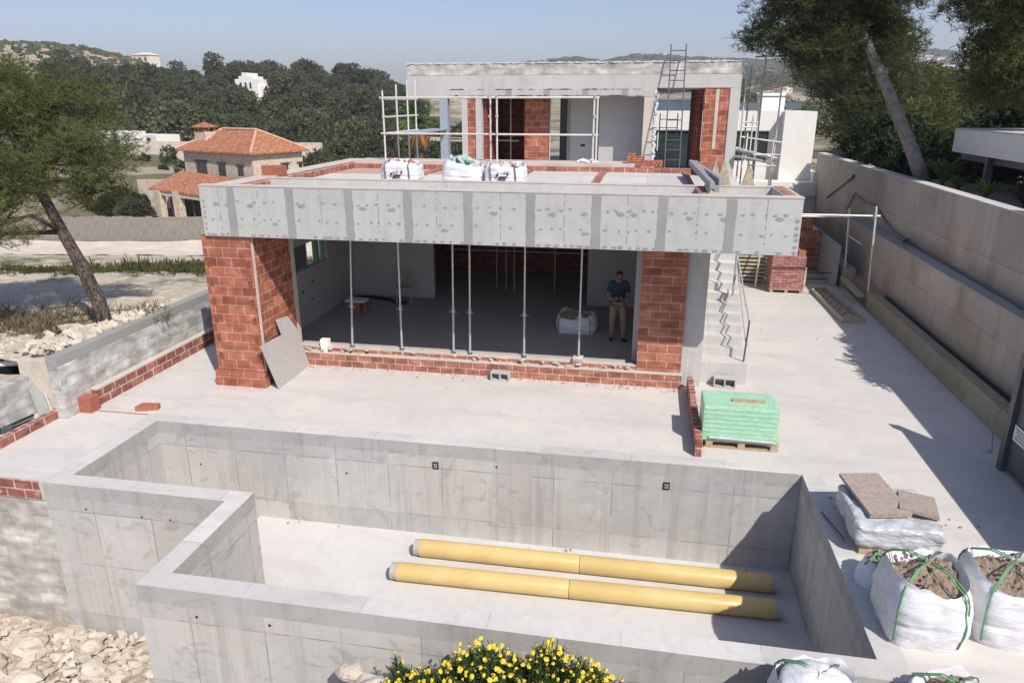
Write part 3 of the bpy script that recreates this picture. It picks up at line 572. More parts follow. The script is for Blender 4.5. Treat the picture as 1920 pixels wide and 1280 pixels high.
# ------------------------------------------------------------------ pipes in the pool
def pipe(a,b,label):
    a,b=Vector(a),Vector(b); r=root('drain_pipe',tuple(a),label,'pipe','yellow pipes in the pool'); mid=a.lerp(b,.475)
    d=(b-a).normalized()
    def seg(p,q,nm):
        m=MB(); m.tube([p,p+d*.02,q-d*.02,q],[.148,.155,.155,.148],28,0,False); m.tube([q,p],[.14,.14],20,1,False); o=m.build(nm,[MT['pipe'],MT['board']],r,smooth=True)
    seg(a,mid,'pipe_section'); seg(mid+d*.008,b,'pipe_section')
    MB().tube([a-d*.10,a+d*.02],.142,24,0,False).build('pipe_socket',MT['sock'],r,smooth=True); MB().tube([b-d*.02,b+d*.12],.142,24,0,False).build('pipe_socket',MT['sock'],r,smooth=True)
MT['sock']=plain('grey_socket',(.42,.40,.36),.6)
pipe((-3.60,10.62,-1.715),(2.36,10.68,-1.715),'yellow drain pipe closer to the back wall of the pool'); pipe((-3.78,9.89,-1.715),(2.33,10.02,-1.715),'yellow drain pipe nearer the camera in the pool')
# ------------------------------------------------------------------ big bags
def bigbag(cx,cy,z0,w,d,h,seed,label,fill='soil',straps=True,cat='big bag',group=None,tilt=0,bulge=.1,open_=.0,rz=0,rimdrop=.06):
    rg_=random.Random(seed); r=root('builders_bag',(cx,cy,z0),label,cat,group,rz); nu,nv=64,26
    def rad(t,v):
        e=3.2+1.6*(1-v); c,s=math.cos(t),math.sin(t); k=(abs(c)**e+abs(s)**e)**(-1/e)
        b=1+bulge*math.sin(PI*min(1,v*1.05))**.8-.04*(v>.9)
        wr=.03*fbm(c*2.2+seed,s*2.2,v*4)+.007*fbm(c*7+seed,s*7,v*12+3)
        crease=-.035*math.exp(-((v-.38)/.03)**2)*(1+.6*math.sin(t*3+seed))
        return k*(b+wr*1.6+crease)
    def fn(u,v):
        t=2*PI*u; k=rad(t,v); z=h*v
        top=rimdrop*math.sin(2*t+seed)+.05*fbm(math.cos(t)*2+seed,math.sin(t)*2,7)
        if v>.8: z+=top*(v-.8)/.2
        return (w/2*k*math.cos(t)+tilt*v,d/2*k*math.sin(t),max(0,z))
    m=MB(); m.grid(fn,nu,nv,wrap=True)
    b=len(m.v); 
    def inn(u,v):
        p=fn(u,1.0); q=1-.10*v; return (p[0]*q,p[1]*q,p[2]-.10*v**2-(.03*v))
    m.grid(inn,nu,3,wrap=True); m.build('bag_body',MT['bag'],r,local=True,smooth=True)
    if fill:
        def so(u,v):
            p=inn(u,1.0); t=v; x,y=p[0]*(1-t),p[1]*(1-t)
            return (x,y,(p[2]+.02)*(1-t)+(h+.03)*t+ .06*fbm(x*3+seed,y*3,2)+.035*fbm(x*17,y*17,seed))
        s2=MB(); s2.grid(so,nu,14,wrap=True)
        for _ in range(45):
            a_=rg_.random()*6.28; q_=rg_.random()**.5*.38; s_=rg_.uniform(.010,.032); s2.obox((w*q_*math.cos(a_)+tilt,d*q_*math.sin(a_),h-.02+.05*(1-q_/.4)),(s_*1.4,s_,s_),(rg_.random()*3,rg_.random()*3,0),jit=s_*.2)
        s2.build(fill,MT['soil'],r,local=True,smooth=False)
    if straps:
        for t in (PI*.25+.1,PI*.75,PI*1.25,PI*1.75-.15):
            pts=[]
            for v in [.08,.2,.35,.5,.65,.8,.9,.97]:
                k=rad(t,v)*1.015; pts.append((w/2*k*math.cos(t)+tilt*v,d/2*k*math.sin(t),h*v))
            pts+= [(w*.3*math.cos(t)+tilt,d*.3*math.sin(t),h+.09),(w*.05*math.cos(t)+tilt,d*.05*math.sin(t),h+.10)]
            MB().tube([Vector(p)+Vector((.012*fbm(i,seed,1),.012*fbm(i,seed,2),.0)) for i,p in enumerate(pts)],.010,6).build('strap',MT[straps] if isinstance(straps,str) else MT['strap'],r,local=True,smooth=True)
            MB().tube([Vector(p)*1.0+Vector((.035,.02,.004)) for p in pts[4:]],.008,6).build('strap',MT['strapdark' if t<2 else 'strap'],r,local=True,smooth=True)
    return r
bigbag(3.38,7.76,.001,.80,.90,.76,1,'full white bulk bag of brown soil with knotted green straps, beside the pool corner')
bigbag(4.36,7.95,.001,.84,.94,.76,2,'full white bulk bag of soil cut off by the right picture edge')
bigbag(3.30,6.42,.0,.66,.5,.26,5,'half-empty collapsed white bulk bag on the terrace below the full soil bag',bulge=.2,rimdrop=.1)
bigbag(1.92,6.12,-.55,.78,.72,.96,6,'closed white bulk bag standing against the outside of the front pool wall',fill=None,bulge=.12)
m=MB(); m.grid(lambda u,v:(1.92+.36*math.cos(2*PI*u)*math.cos(v*PI/2),6.12+.33*math.sin(2*PI*u)*math.cos(v*PI/2),.37+.16*math.sin(v*PI/2)+.03*fbm(u*6,v*4,2)),30,8,wrap=True)
bt=[o for o in bpy.data.objects if o.get('label','').startswith('closed white')][0]; m.build('bag_top',MT['bag'],bt,smooth=True)
bg=root('open_sack',(3.15,8.55,0),'small torn open sack of soil between the film-wrapped pallet and the full bag','sack')
m=MB(); m.grid(lambda u,v:(3.2+(.30-.12*v)*math.cos(2*PI*u)*(1+.1*fbm(u*5,v*3)),8.55+(.26-.1*v)*math.sin(2*PI*u),.34*v**.7+.05*fbm(u*7,v*3,4)*v),30,8,wrap=True); m.build('sack_body',MT['bag'],bg,smooth=True)
m=MB(); m.grid(lambda u,v:(3.2+.2*(1-v)*math.cos(2*PI*u),8.55+.17*(1-v)*math.sin(2*PI*u),.33+.05*v+.04*fbm(u*6,v*5,9)),24,6,wrap=True); m.build('soil',MT['soil'],bg)
MB().tube([(2.95,8.4,.32),(3.1,8.5,.42),(3.3,8.45,.40),(3.45,8.5,.30)],.014,6).tube([(3.1,8.35,.3),(3.15,8.6,.42),(3.2,8.75,.3)],.014,6).build('strap',MT['strap'],bg)
# film-wrapped pallet with two slabs
fp=root('film_wrapped_pallet',(3.55,9.6,0),'low pallet load under shiny clear film with two brown slabs lying on it','pallet load')
pb=MB(); pb.box(3.1,4.06,9.12,10.16,.0,.13); pb.build('pallet',MT['wood'],fp)
rbox('film_load',3.02,4.12,9.05,10.22,.13,.47,MT['film'],fp,.03,4.5,44,.07)
tag(MB().obox((3.40,9.82,.55),(.56,1.05,.05),(R(3),R(-2),R(9)),jit=.01).build('paving_slab',MT['slab']),'larger brown slab lying on the film-wrapped pallet','slab')
tag(MB().obox((3.93,9.66,.535),(.48,.62,.05),(R(-4),R(4),R(-14)),jit=.01).build('paving_slab',MT['slab']),'smaller speckled brown slab on the right of the film-wrapped pallet','slab')
tag(MB().tube([(2.83,10.12,.02),(2.97,9.35,.06)],.012,5).build('steel_rod',MT['darksteel']),'thin rusty rod on the floor at the left of the film-wrapped pallet','rod')
# ------------------------------------------------------------------ roof clutter
for cx,sd,lab,fl_ in [(-5.48,11,'left of three white rubble bags on the first roof, standing apart, printed front',1),(-4.05,12,'middle white bag on the first roof, plain, with pale green foam sticking out',0),(-3.08,13,'right of three white rubble bags on the roof, printed, touching the plain bag',1)]:
    q=bigbag(cx,16.1,4.06,.86,.7,.46,sd,lab,fill=None,straps=False,group='white bags on the first roof',bulge=.05,rimdrop=.05)
    if fl_:
        for x in (-.28,.27): MB().tube([(x,-.38,.02),(x+.01,-.385,.2),(x-.02,-.36,.42),(x,-.3,.5)],.014,5).build('strap',MT['strapdark'],q,local=True)
        m=MB()
        for (x,z,w_2,h_2) in [(0,.2,.075,.022),(-.13,.24,.025,.02),(.11,.28,.012,.03),(-.08,.18,.02,.018)]: m.box(x-w_2,x+w_2,-.405,-.38,z-h_2,z+h_2)
        for k in range(10): a=rr.uniform(-.14,.1); zz=.29+.012*(k%3) if k<5 else .10+.012*(k%4); m.box(a,a+rr.uniform(.02,.06),-.402,-.38,zz,zz+.005)
        m.build('print',MT['ink'],q,local=True)
        s2=MB()
        for k in range(9): s2.obox((rr.uniform(-.25,.25),rr.uniform(-.2,.2),.40+rr.uniform(0,.06)),(.14,.1,.08),(rr.random(),rr.random(),rr.random()))
        s2.build('rubble',MT['clay'] if sd==11 else MT['mortar'],q,local=True)
    else:
        s2=MB(); MT['foam']=plain('pale_green_foam',(.42,.56,.48),.8)
        for k in range(12): s2.obox((rr.uniform(-.2,.3),rr.uniform(-.2,.2),.46+rr.uniform(0,.1)),(.2,.12,.06),(rr.random()*2,rr.random()*2,rr.random()*3))
        s2.build('foam_scraps',MT['foam'],q,local=True)
bk=root('brick_stack',(0,20.3,4.1),'stepped stack of hollow red bricks on the rear roof edge by the ladder','brick stack')
MT['holl']=brick('hollow_brick_end',.09,.06,(.26,.06,.04),(.12,.03,.02),(.48,.19,.12),.014,dirty=.1)
MB().box(-.55,.38,20.1,20.5,4.18,4.33,0).build('brick_course',MT['holl'],bk); MB().box(-.55,-.1,20.1,20.5,4.33,4.42,0).build('brick_course',MT['holl'],bk); MB().box(-.55,-.35,20.1,20.5,4.42,4.5,0).build('brick_course',MT['holl'],bk)
bk=root('brick_stack',(-8.45,15.4,4.25),'small stack of thin red bricks on the left roof corner','brick stack')
for k in range(4): MB().box(-8.62,-8.12,15.5,15.75,4.232+.055*k,4.28+.055*k).build('brick',MT['clay'],bk)
rbm=root('profile_bundle',(1.2,16,4.2),'bundle of grey-lilac steel profiles lying over the edge of the stair opening','steel profiles')
for k,(a,b) in enumerate([((1.02,18.6,4.42),(1.18,13.9,4.36)),((1.13,18.7,4.40),(1.26,13.9,4.30)),((1.22,18.4,4.34),(1.34,13.95,4.42))]): MB().beam(a,b,.09,.12).build('profile',MT['profile'],rbm)
for k,(x,y,rz) in enumerate([(1.75,19.6,.3),(2.45,18.6,-.5),(2.0,20,.9)]):
    tag(MB().prism([(x-.3,3.4),(x+.28,3.4),(x-.05,4.42)],y,y+.12,'y').build('timber_wedge',MT['oldwood']),['triangular timber form leaning at the top of the stairs, left one','triangular timber form at the right roof corner','triangular timber form behind the other two at the stair top'][k],'timber form','timber forms at the stair top')
tag(MB().tube([(-1.9,20.2,4.28),(-1.75,20.25,4.34),(-1.6,20.2,4.3),(-1.5,20.3,4.33),(-1.35,20.2,4.28),(-1.55,20.15,4.27),(-1.8,20.2,4.32)],.03,6).build('rope',MT['whiteplastic']),'white rope bundle left on the rear roof ledge','rope')
# ladder on upper block
def ladder(loc,hgt,wd,lab,rx,n,rz=0,mt='darksteel'):
    r=root('ladder',loc,lab,'ladder'); r.rotation_euler=(rx,0,rz)
    for x in (-wd/2,wd/2): MB().tube([(x,0,0),(x,0,hgt)],.022,6).build('rail',MT[mt],r,local=True)
    for k in range(n): MB().tube([(-wd/2,0,.3+k*(hgt-.5)/(n-1)),(wd/2,0,.3+k*(hgt-.5)/(n-1))],.014,6).build('rung',MT[mt],r,local=True)
ladder((.72,23.2,3.56),4.1,.45,'tall steel ladder leaning on the upper roof edge',R(-16),13)
ladder((.62,26.6,3.56),1.9,.6,'short steel ladder standing inside the upper floor opening',R(-6),6,mt='galv')
# scaffold on the roof, left
sc=root('scaffold',(-4.4,20.3,4.25),'pale tube scaffold along the front of the upper storey','scaffold')
def pole(a,b,r=.026,nm='pole',rt=sc,mt='tube'): MB().tube([a,b],r,8).build(nm,MT[mt],rt)
for x,y,t in [(-7.32,20.1,6.12),(-7.3,21.2,6.3),(-7.3,22.2,6.45),(-7.3,23.0,6.5),(-4.32,20.3,5.95),(-4.1,20.1,5.95),(-1.48,20.1,5.95),(-1.41,20.35,5.95)]: pole((x,y,4.25 if y<21 else 3.56),(x+.0,y,t))
for z in (5.93,4.98): pole((-7.42,20.12,z),(-1.35,20.12,z),nm='ledger')
for z in (5.9,5.42,4.98): pole((-7.32,20.05,z),(-7.3,23.2,z),nm='ledger')
for x in (-6.6,-5.5,-4.9): pole((x,26.5,3.56),(x,26.5,6.1)); 
pole((-7.3,26.5,4.55),(-4.6,26.5,4.5),nm='ledger')
MB().box(-7.3,-6.7,20.6,28,4.93,4.97).build('platform',MT['steelgrey'],sc)
for x in (-7.32,-4.3,-4.1,-1.46):
    for z in (4.98,5.93,5.45): MB().tube([(x,20.1,z-.035),(x,20.1,z+.035)],.045,8).build('clamp',MT['galv'],sc)
s2=root('scaffold',(3.5,26,0),'tall pale tube scaffold tower beside the right end of the upper storey','scaffold')
for x,y,t in [(2.86,25.2,6.9),(3.12,26.3,6.9),(3.55,26.4,7.3),(4.08,26.0,7.35),(3.2,25.3,5.4),(3.9,25.3,4.7),(3.36,25.4,6.2)]: pole((x,y,0),(x+.04,y,t),rt=s2)
for a,b in [((2.8,25.6,6.0),(4.3,26.1,6.35)),((3.3,25.5,5.98),(4.25,25.5,5.98)),((2.9,25.4,4.75),(4.3,26,4.55)),((2.8,25.5,4.4),(4.2,25.9,4.05)),((3.2,26,7.2),(4.2,26,7.22)),((3.0,25.3,4.2),(4.2,25.3,4.2)),((3.25,25.3,3.85),(4.1,25.3,3.85)),((2.9,25.3,5.2),(3.4,25.3,5.2)),((2.9,25.3,5.05),(3.4,25.3,5.05))]: pole(a,b,nm='ledger',rt=s2)
MB().beam((2.7,24.6,4.4),(4.0,26.4,4.05),.3,.06).build('platform',MT['galv'],s2); MB().beam((2.75,24.3,4.2),(4.0,26.1,3.9),.3,.06).build('platform',MT['galv'],s2)
# ------------------------------------------------------------------ inside the room
ch=root('garden_chair',(-6.75,19.45,FL),'grey plastic garden chair against the back wall of the dark room','chair',None,R(20))
MB().box(-.24,.24,-.24,.22,.42,.45).build('seat',MT['board'],ch,local=True)
for x in (-.21,.21):
    for y in (-.21,.2): MB().tube([(x,y,0),(x*.95,y,.43)],.018,6).build('leg',MT['board'],ch,local=True)
    MB().tube([(x*1.1,-.2,.45),(x*1.1,-.2,.64),(x*1.1,.2,.66)],.016,6).build('armrest',MT['board'],ch,local=True)
m=MB(); m.tube([(-.22,.21,.44),(-.22,.28,.85),(0,.3,.9),(.22,.28,.85),(.22,.21,.44)],.018,6)
for k in range(5): m.box(-.16+.075*k,-.13+.075*k,.24,.26,.46,.86)
m.build('backrest',MT['board'],ch,local=True)
sk=root('upturned_crate',(-7.65,18.1,FL),'red bricks with a pale board on top serving as a stool in the room','stool')
MB().box(-7.78,-7.52,17.98,18.22,FL,FL+.34).box(-7.48,-7.38,18.1,18.24,FL,FL+.25).build('bricks',MT['clay'],sk); MB().box(-7.92,-7.36,17.94,18.28,FL+.34,FL+.40).build('board_top',MT['white'],sk)
tag(MB().tube([(-8.3,19.6,FL+.03),(-7.8,19.7,FL+.04),(-7.2,19.5,FL+.04),(-6.9,19.2,FL+.05),(-6.6,19.3,FL+.03)],.05,6).build('cable_bundle',MT['black']),'dark cable bundle on the floor along the back wall of the room','cable')
bigbag(-1.55,17.7,FL,.95,.85,.42,21,'low white bag heaped with brown rubble on the floor of the dark room',straps='strapdark',bulge=.1)
gr=root('handrail_frame',(-3.7,21,FL),'grey tube rails and posts standing in the dark back room opening','railing')
for z in (1.35,1.5): MB().tube([(-5.95,22.2,z),(-1.5,22.2,z)],.025,6).build('rail',MT['galv'],gr)
for x in (-4.4,-4.1,-3.85,-2.6): MB().tube([(x,21.4,FL),(x,21.4,3.25)],.02,6).build('post',MT['galv'],gr)
tag(MB().box(-8.53,-8.40,17.5,17.62,1.8,2.6).tube([(-8.45,17.9,1.8),(-8.45,17.95,2.7)],.05,6).build('green_cloth',MT['strap']),'bright green cloth strips hanging in the side window of the room','cloth')
# ------------------------------------------------------------------ left yard items
tbx=root('rubble_tub',(-12.75,11.6,.75),'round black tub heaped with broken stone and orange brick at far left','tub')
m=MB(); m.grid(lambda u,v:(-12.9+(.5+.12*v)*math.cos(2*PI*u),11.7+(.5+.12*v)*math.sin(2*PI*u),.5+.32*v),32,2,wrap=True); m.grid(lambda u,v:(-12.9+(.62-.05*v)*math.cos(2*PI*u),11.7+(.62-.05*v)*math.sin(2*PI*u),.82-.08*v),32,1,wrap=True); m.build('tub_body',MT['black'],tbx)
m=MB()
for k in range(60):
    a=rr.random()*6.28; q=rr.random()**.5*.5; m.obox((-12.9+q*math.cos(a),11.7+q*math.sin(a),.80+.25*(1-q/.5)),(rr.uniform(.08,.2),)*3,(rr.random()*3,rr.random()*3,0),mi=1 if rr.random()<.25 else 0,jit=.03)
m.build('rubble',[MT['rock'],MT['clay']],tbx)
gpz=root('galvanised_channel',(-11.5,11.3,0),'speckled galvanised channel leaning from the low wall down to the brick curb','channel')
MB().beam((-11.80,11.42,.86),(-11.27,11.08,.03),.20,.02).build('channel_web',MT['patch'],gpz); MB().beam((-11.74,11.52,.90),(-11.21,11.18,.07),.02,.05).build('channel_flange',MT['galv'],gpz)
tag(MB().tube([(-12.6,11.45,.85),(-11.95,11.75,.86)],.06,10).build('tube_offcut',MT['whiteplastic']),'short white tube end lying at the edge of the low wall by the garden wall','tube')
tt=root('hand_saw_tool',(-11.4,10.4,0),'black and teal tool lying in the gap behind the brick curb','tool')
MB().tube([(-11.5,9.9,.08),(-11.35,10.9,.1)],.03,6).tube([(-11.42,9.9,.06),(-11.25,10.8,.08)],.025,6).build('tool_bar',MT['black'],tt); MB().obox((-11.3,10.25,.1),(.16,.14,.1),(.2,.1,.5)).build('tool_body',MT['darksteel'],tt)
tag(MB().box(-11.86,-10.985,11.30,11.42,-.3,1.05).build('earth_bank',MT['rock']),'rough earth face between the low wall and the garden wall','bank')
structure('gap_floor',MB().box(-11.6,-11.07,4,11.3,-.3,-.02),MT['screed'])
# ------------------------------------------------------------------ person
def skin(name,verts,edges,radii,mt,parent,sub=2,rootv=0):
    me=bpy.data.meshes.new(name); me.from_pydata(verts,edges,[]); o=bpy.data.objects.new(name,me); COL.objects.link(o); o.parent=parent; me.materials.append(mt)
    md=o.modifiers.new('skin','SKIN'); md.use_smooth_shade=True
    for i,rv in enumerate(radii): me.skin_vertices[0].data[i].radius=rv if isinstance(rv,tuple) else (rv,rv)
    me.skin_vertices[0].data[rootv].use_root=True
    s=o.modifiers.new('s','SUBSURF'); s.levels=sub; s.render_levels=sub; return o
MT['skin']=plain('skin',(.36,.20,.14),.6,var=.05); MT['polo']=plain('navy_polo',(.022,.045,.10),.85,var=.1); MT['chino']=plain('khaki_trousers',(.34,.25,.19),.9,var=.08); MT['hair']=plain('dark_hair',(.02,.015,.012),.8); MT['phone']=plain('phone_case',(.02,.02,.025),.3)
pr=root('person',(-.52,17.0,FL),'person in navy polo and khaki trousers standing in the opening with a phone','person',None,R(4))
V=[(0,0,.95),(0,0,1.1),(0,.01,1.28),(0,.01,1.40),(0,-.005,1.49),(.005,-.035,1.54),(.01,-.06,1.61),(.012,-.06,1.68),
 (.10,0,.88),(.14,-.05,.48),(.165,-.02,.09),(.19,-.13,.035),(-.10,0,.88),(-.12,-.01,.48),(-.125,.02,.09),(-.14,-.10,.035),
 (.17,.01,1.40),(.235,.02,1.16),(.25,-.02,1.08),(.13,-.20,1.07),(.075,-.24,1.08),(-.17,.01,1.40),(-.235,.02,1.16),(-.25,-.02,1.08),(-.13,-.20,1.07),(-.075,-.24,1.08)]
E_=[(0,1),(1,2),(2,3),(3,4),(4,5),(5,6),(6,7),(0,8),(8,9),(9,10),(10,11),(0,12),(12,13),(13,14),(14,15),(3,16),(16,17),(17,18),(18,19),(19,20),(3,21),(21,22),(22,23),(23,24),(24,25)]
Rd=[(.14,.11),(.135,.1),(.15,.105),(.13,.09),.055,(.062,.075),(.075,.092),(.06,.075),.085,.058,.04,.032,.085,.058,.04,.032,.06,.044,.038,.028,.026,.06,.044,.038,.028,.026]
skin('body',V,E_,Rd,MT['skin'],pr)
sh=skin('polo_shirt',[(0,0,.93),(0,0,1.08),(0,.01,1.28),(0,.01,1.41),(0,0,1.465),(.175,.01,1.405),(.24,.02,1.17),(-.175,.01,1.405),(-.24,.02,1.17)],[(0,1),(1,2),(2,3),(3,4),(3,5),(5,6),(3,7),(7,8)],[(.185,.14),(.18,.135),(.185,.13),(.15,.11),(.07,.07),.085,.075,.085,.075],MT['polo'],pr)
tr=skin('trousers',[(0,0,.97),(.10,0,.86),(.142,-.045,.48),(.168,-.02,.09),(-.10,0,.86),(-.122,-.005,.48),(-.128,.02,.09)],[(0,1),(1,2),(2,3),(0,4),(4,5),(5,6)],[(.165,.125),.108,.078,.062,.108,.078,.062],MT['chino'],pr)
for s_ in (-1,1):
    ox,oy=(.04,-.04) if s_>0 else (0,0); skin('shoe',[(s_*.13+ox,.05+oy,.04),(s_*.135+ox,-.06+oy,.04),(s_*.15+ox*1.2,-.17+oy,.03)],[(0,1),(1,2)],[(.05,.045),(.05,.04),(.045,.03)],MT['black'],pr)
    for k in range(5):
        bx=s_*(.05-.0*k); z=1.065+.017*k
        if k<4: pts=[(s_*.07,-.255,z),(s_*.045,-.285,z+.004),(s_*.018,-.29,z+.004),(s_*.004,-.275,z+.002)]; rr_=[.0095,.009,.0085,.007]
        else: pts=[(s_*.08,-.235,1.12),(s_*.055,-.25,1.15),(s_*.03,-.262,1.155)]; rr_=[.011,.010,.008]
        MB().tube(pts,rr_,8).build('finger',MT['skin'],pr,local=True,smooth=True)
MB().obox((0,-.262,1.13),(.075,.012,.15),(R(-35),0,0)).build('phone',MT['phone'],pr,local=True)
skin('hair',[(.01,-.03,1.655),(.012,-.05,1.71)],[(0,1)],[(.085,.095),(.075,.085)],MT['hair'],pr)
for s_ in (-1,1):
    MB().tube([(s_*.03+.01,-.155,1.61),(s_*.03+.01,-.14,1.61)],.011,8).build('eye',MT['hair'],pr,local=True); MB().tube([(s_*.078+.01,-.045,1.575),(s_*.086+.01,-.045,1.60),(s_*.08+.01,-.045,1.625)],[.008,.016,.008],6).build('ear',MT['skin'],pr,local=True,smooth=True)
MB().tube([(.01,-.14,1.625),(.01,-.165,1.585),(.01,-.145,1.575)],[.008,.015,.01],6).build('nose',MT['skin'],pr,local=True,smooth=True)
skin('beard',[(.01,-.09,1.53),(.01,-.105,1.55)],[(0,1)],[(.05,.045),(.052,.045)],MT['hair'],pr)
MB().box(-.012,.032,-.158,-.148,1.552,1.558).build('mouth',MT['clay'],pr,local=True)
# ------------------------------------------------------------------ ground
t=NT('dirt_ground',.95); a=t.noise(t.obj,.35,6,.65,.5); b=t.noise(t.obj,4,6,.7)
sep=t.n('SeparateXYZ',None,{0:t.obj},1)
col=t.mix(t.ramp(b,[(.3,0.),(.7,1.)]),(.40,.33,.25),(.60,.53,.43)); 
band=t.math('ADD',sep,t.math('MULTIPLY',t.math('SUBTRACT',a,.5),9.0))
g1=t.ramp(t.math('DIVIDE',band,100.0),[(.190,0.),(.205,1.),(.300,1.),(.330,0.)])
gc=t.mix(t.ramp(t.noise(t.obj,1.4,5,.7),[(.35,0.),(.6,1.)]),(.10,.085,.045),(.075,.10,.03))
col=t.mix(t.math('MULTIPLY',g1,t.ramp(t.noise(t.obj,.9,6,.75),[(.42,.05),(.58,.9)])),col,gc); MT['dirt']=t.done(col,t.bump(b,1,.08))
t=NT('rubble_dirt',.95); b=t.noise(t.obj,3,7,.72,.3); v=t.n('TexVoronoi',{'feature':'F1'},{'Vector':t.obj,'Scale':6.0})
MT['rdirt']=t.done(t.mix(t.ramp(b,[(.3,0.),(.7,1.)]),(.36,.29,.21),(.62,.54,.44)),t.bump(v,.8,.05,t.bump(b,1,.08)))
t=NT('hill_ground',.95); a=t.noise(t.obj,.02,6,.7); b=t.noise(t.obj,.25,5,.7); c=t.n('TexWave',{'wave_type':'BANDS','bands_direction':'Z'},{'Vector':t.obj,'Scale':.11,'Distortion':3.0,'Detail':3.0,'Detail Scale':.3})
col=t.mix(t.ramp(a,[(.42,0.),(.56,1.)]),(.14,.13,.07),(.40,.33,.23)); col=t.mix(t.ramp(b,[(.5,0.),(.62,1.)]),col,(.10,.105,.05)); col=t.mix(t.math('MULTIPLY',t.ramp(c,[(.86,0.),(.93,1.)]),.5),col,(.48,.42,.34))
tz=t.n('SeparateXYZ',None,{0:t.obj},2); tx=t.n('SeparateXYZ',None,{0:t.obj},0)
tf_=t.math('MULTIPLY',t.ramp(t.math('MULTIPLY',tz,.01),[(.22,0.),(.28,1.)]),t.ramp(t.math('MULTIPLY',tx,-.002),[(.3,0.),(.4,1.)])); col=t.mix(t.math('MULTIPLY',tf_,t.ramp(b,[(.35,.5),(.6,1.)])),col,(.42,.34,.24))
MT['hill']=t.done(col,t.bump(b,.6,.5))
def lerp(k,x):
    if x<=k[0][0]: return k[0][1]
    for (a,b),(c,d) in zip(k,k[1:]):
        if x<=c:
            q=(x-a)/(c-a); q=q*q*(3-2*q); return b+(d-b)*q
    return k[-1][1]
def ucol(x,y):                      # bearing of a point expressed through the column it lies on
    v=Vector((x,y,0)); wv=v.dot(D); return 960+1356.75*v.dot(RT)/max(wv,.01)
KN=[(-400,[(30,-3),(60,-4),(90,-1),(200,8),(350,18),(520,30),(3000,28)]),
 (-50,[(30,-2.5),(56,-5.2),(75,-3),(100,1),(200,6),(350,16),(520,34),(700,30),(3000,28)]),
 (100,[(30,-2.5),(56,-5.2),(75,-3),(95,0),(150,3),(220,8),(300,11),(520,36.5),(640,36),(3000,28)]),
 (190,[(30,-2.5),(56,-5.2),(75,-3),(95,0),(150,2),(220,7),(300,10),(520,35.5),(640,30),(3000,28)]),
 (270,[(30,-2.5),(56,-5.2),(75,-3.3),(100,.2),(130,0),(200,6),(240,8.5),(300,9),(520,30),(700,20),(3000,28)]),
 (350,[(30,-3),(56,-5.2),(75,-3.3),(104,.1),(130,0),(200,5),(240,9),(300,8),(520,20),(700,10),(3000,28)]),
 (430,[(30,-3),(60,-4),(90,-3),(150,-1),(200,3),(240,10),(300,10),(700,0),(3000,28)]),
 (600,[(30,-3),(60,-5),(90,-4),(150,-2),(200,3),(240,9.5),(300,11),(700,0),(3000,30)]),
 (700,[(30,-3),(60,-5),(90,-4),(150,-2),(200,2),(240,9),(300,10),(700,0),(3000,30)]),
 (765,[(30,-3),(60,-5),(150,-3),(240,2),(300,5),(800,10),(3000,40)]),
 (850,[(30,-3),(60,-5),(150,-4),(240,0),(420,14),(700,26),(3000,50)]),
 (960,[(30,-3),(60,-5),(300,-5),(700,10),(1500,70),(3000,60)]),
 (1080,[(30,-1),(60,-4),(300,-4),(700,12),(1500,84),(3000,60)]),
 (1120,[(30,-1),(60,-4),(300,-4),(700,12),(1500,78),(3000,60)]),
 (1190,[(30,-1),(60,-3),(300,-4),(700,12),(1500,90),(3000,60)]),
 (1300,[(30,0),(60,-2),(300,-3),(700,14),(1500,79),(3000,60)]),
 (1450,[(30,2),(60,-1),(200,2),(450,12),(800,30),(1500,74),(3000,60)]),
 (1600,[(30,2),(60,0),(200,1),(450,6),(800,22),(1500,76),(3000,60)]),
 (1720,[(30,3),(60,1),(200,-2),(450,2),(800,18),(1500,80),(3000,60)]),
 (1900,[(30,3),(60,2),(200,-2),(450,2),(800,20),(1500,78),(3000,60)]),
 (2600,[(30,3),(60,3),(200,0),(450,6),(800,30),(1500,70),(3000,60)])]
def far_h(x,y):
    dd=math.hypot(x,y); u=max(-399,min(2599,ucol(x,y)))
    for (ua,ka),(ub,kb) in zip(KN,KN[1:]):
        if u<=ub:
            q=(u-ua)/(ub-ua); h=lerp(ka,dd)*(1-q)+lerp(kb,dd)*q; break
    amp=min(1,max(0,(dd-60)/100)); return h+amp*(1.3*fbm(x*.02,y*.02)+ .004*dd*fbm(x*.008,y*.008,4))
def near_h(x,y):
    k=lerp([(0,1.05),(15.5,1.05),(20,.55),(30,-1.3),(50,-4.3),(70,-4.4)],y+.25*max(0,-11-x)*.6)
    if x>-11.9 and y<11.3: k=-.4
    return k+.10*fbm(x*.5,y*.5)+.06*fbm(x*2,y*2,3)
m=MB()
def pol(u,v):
    az=R(-78)+R(140)*u; dd=36*(3000/36)**v; x,y=dd*math.sin(az),dd*math.cos(az); z=far_h(x,y)
    if x<-10 and dd<74: z-=1.1*min(1,(74-dd)/10)
    return (x,y,z)
m.grid(pol,280,150); structure('hills',m,MT['hill'],smooth=True)
m=MB(); m.grid(lambda u,v:(-70+58.15*u if u<1 else -11.0,1+60*v**1.25,0),1,1) if False else None
def pl_(u,v):
    x=-75+64.0*(1-(1-u)**1.6); y=11.35+50*v**1.4; return (x,y,near_h(x,y))
m=MB(); m.grid(pl_,170,170); 
def pl2(u,v): x=-30+18.15*u; y=2+9.35*v; return (x,y,.62+.25*max(0,(y-9))*.18+.08*fbm(x,y))
m.grid(pl2,50,30); structure('dirt_ground',m,MT['dirt'])
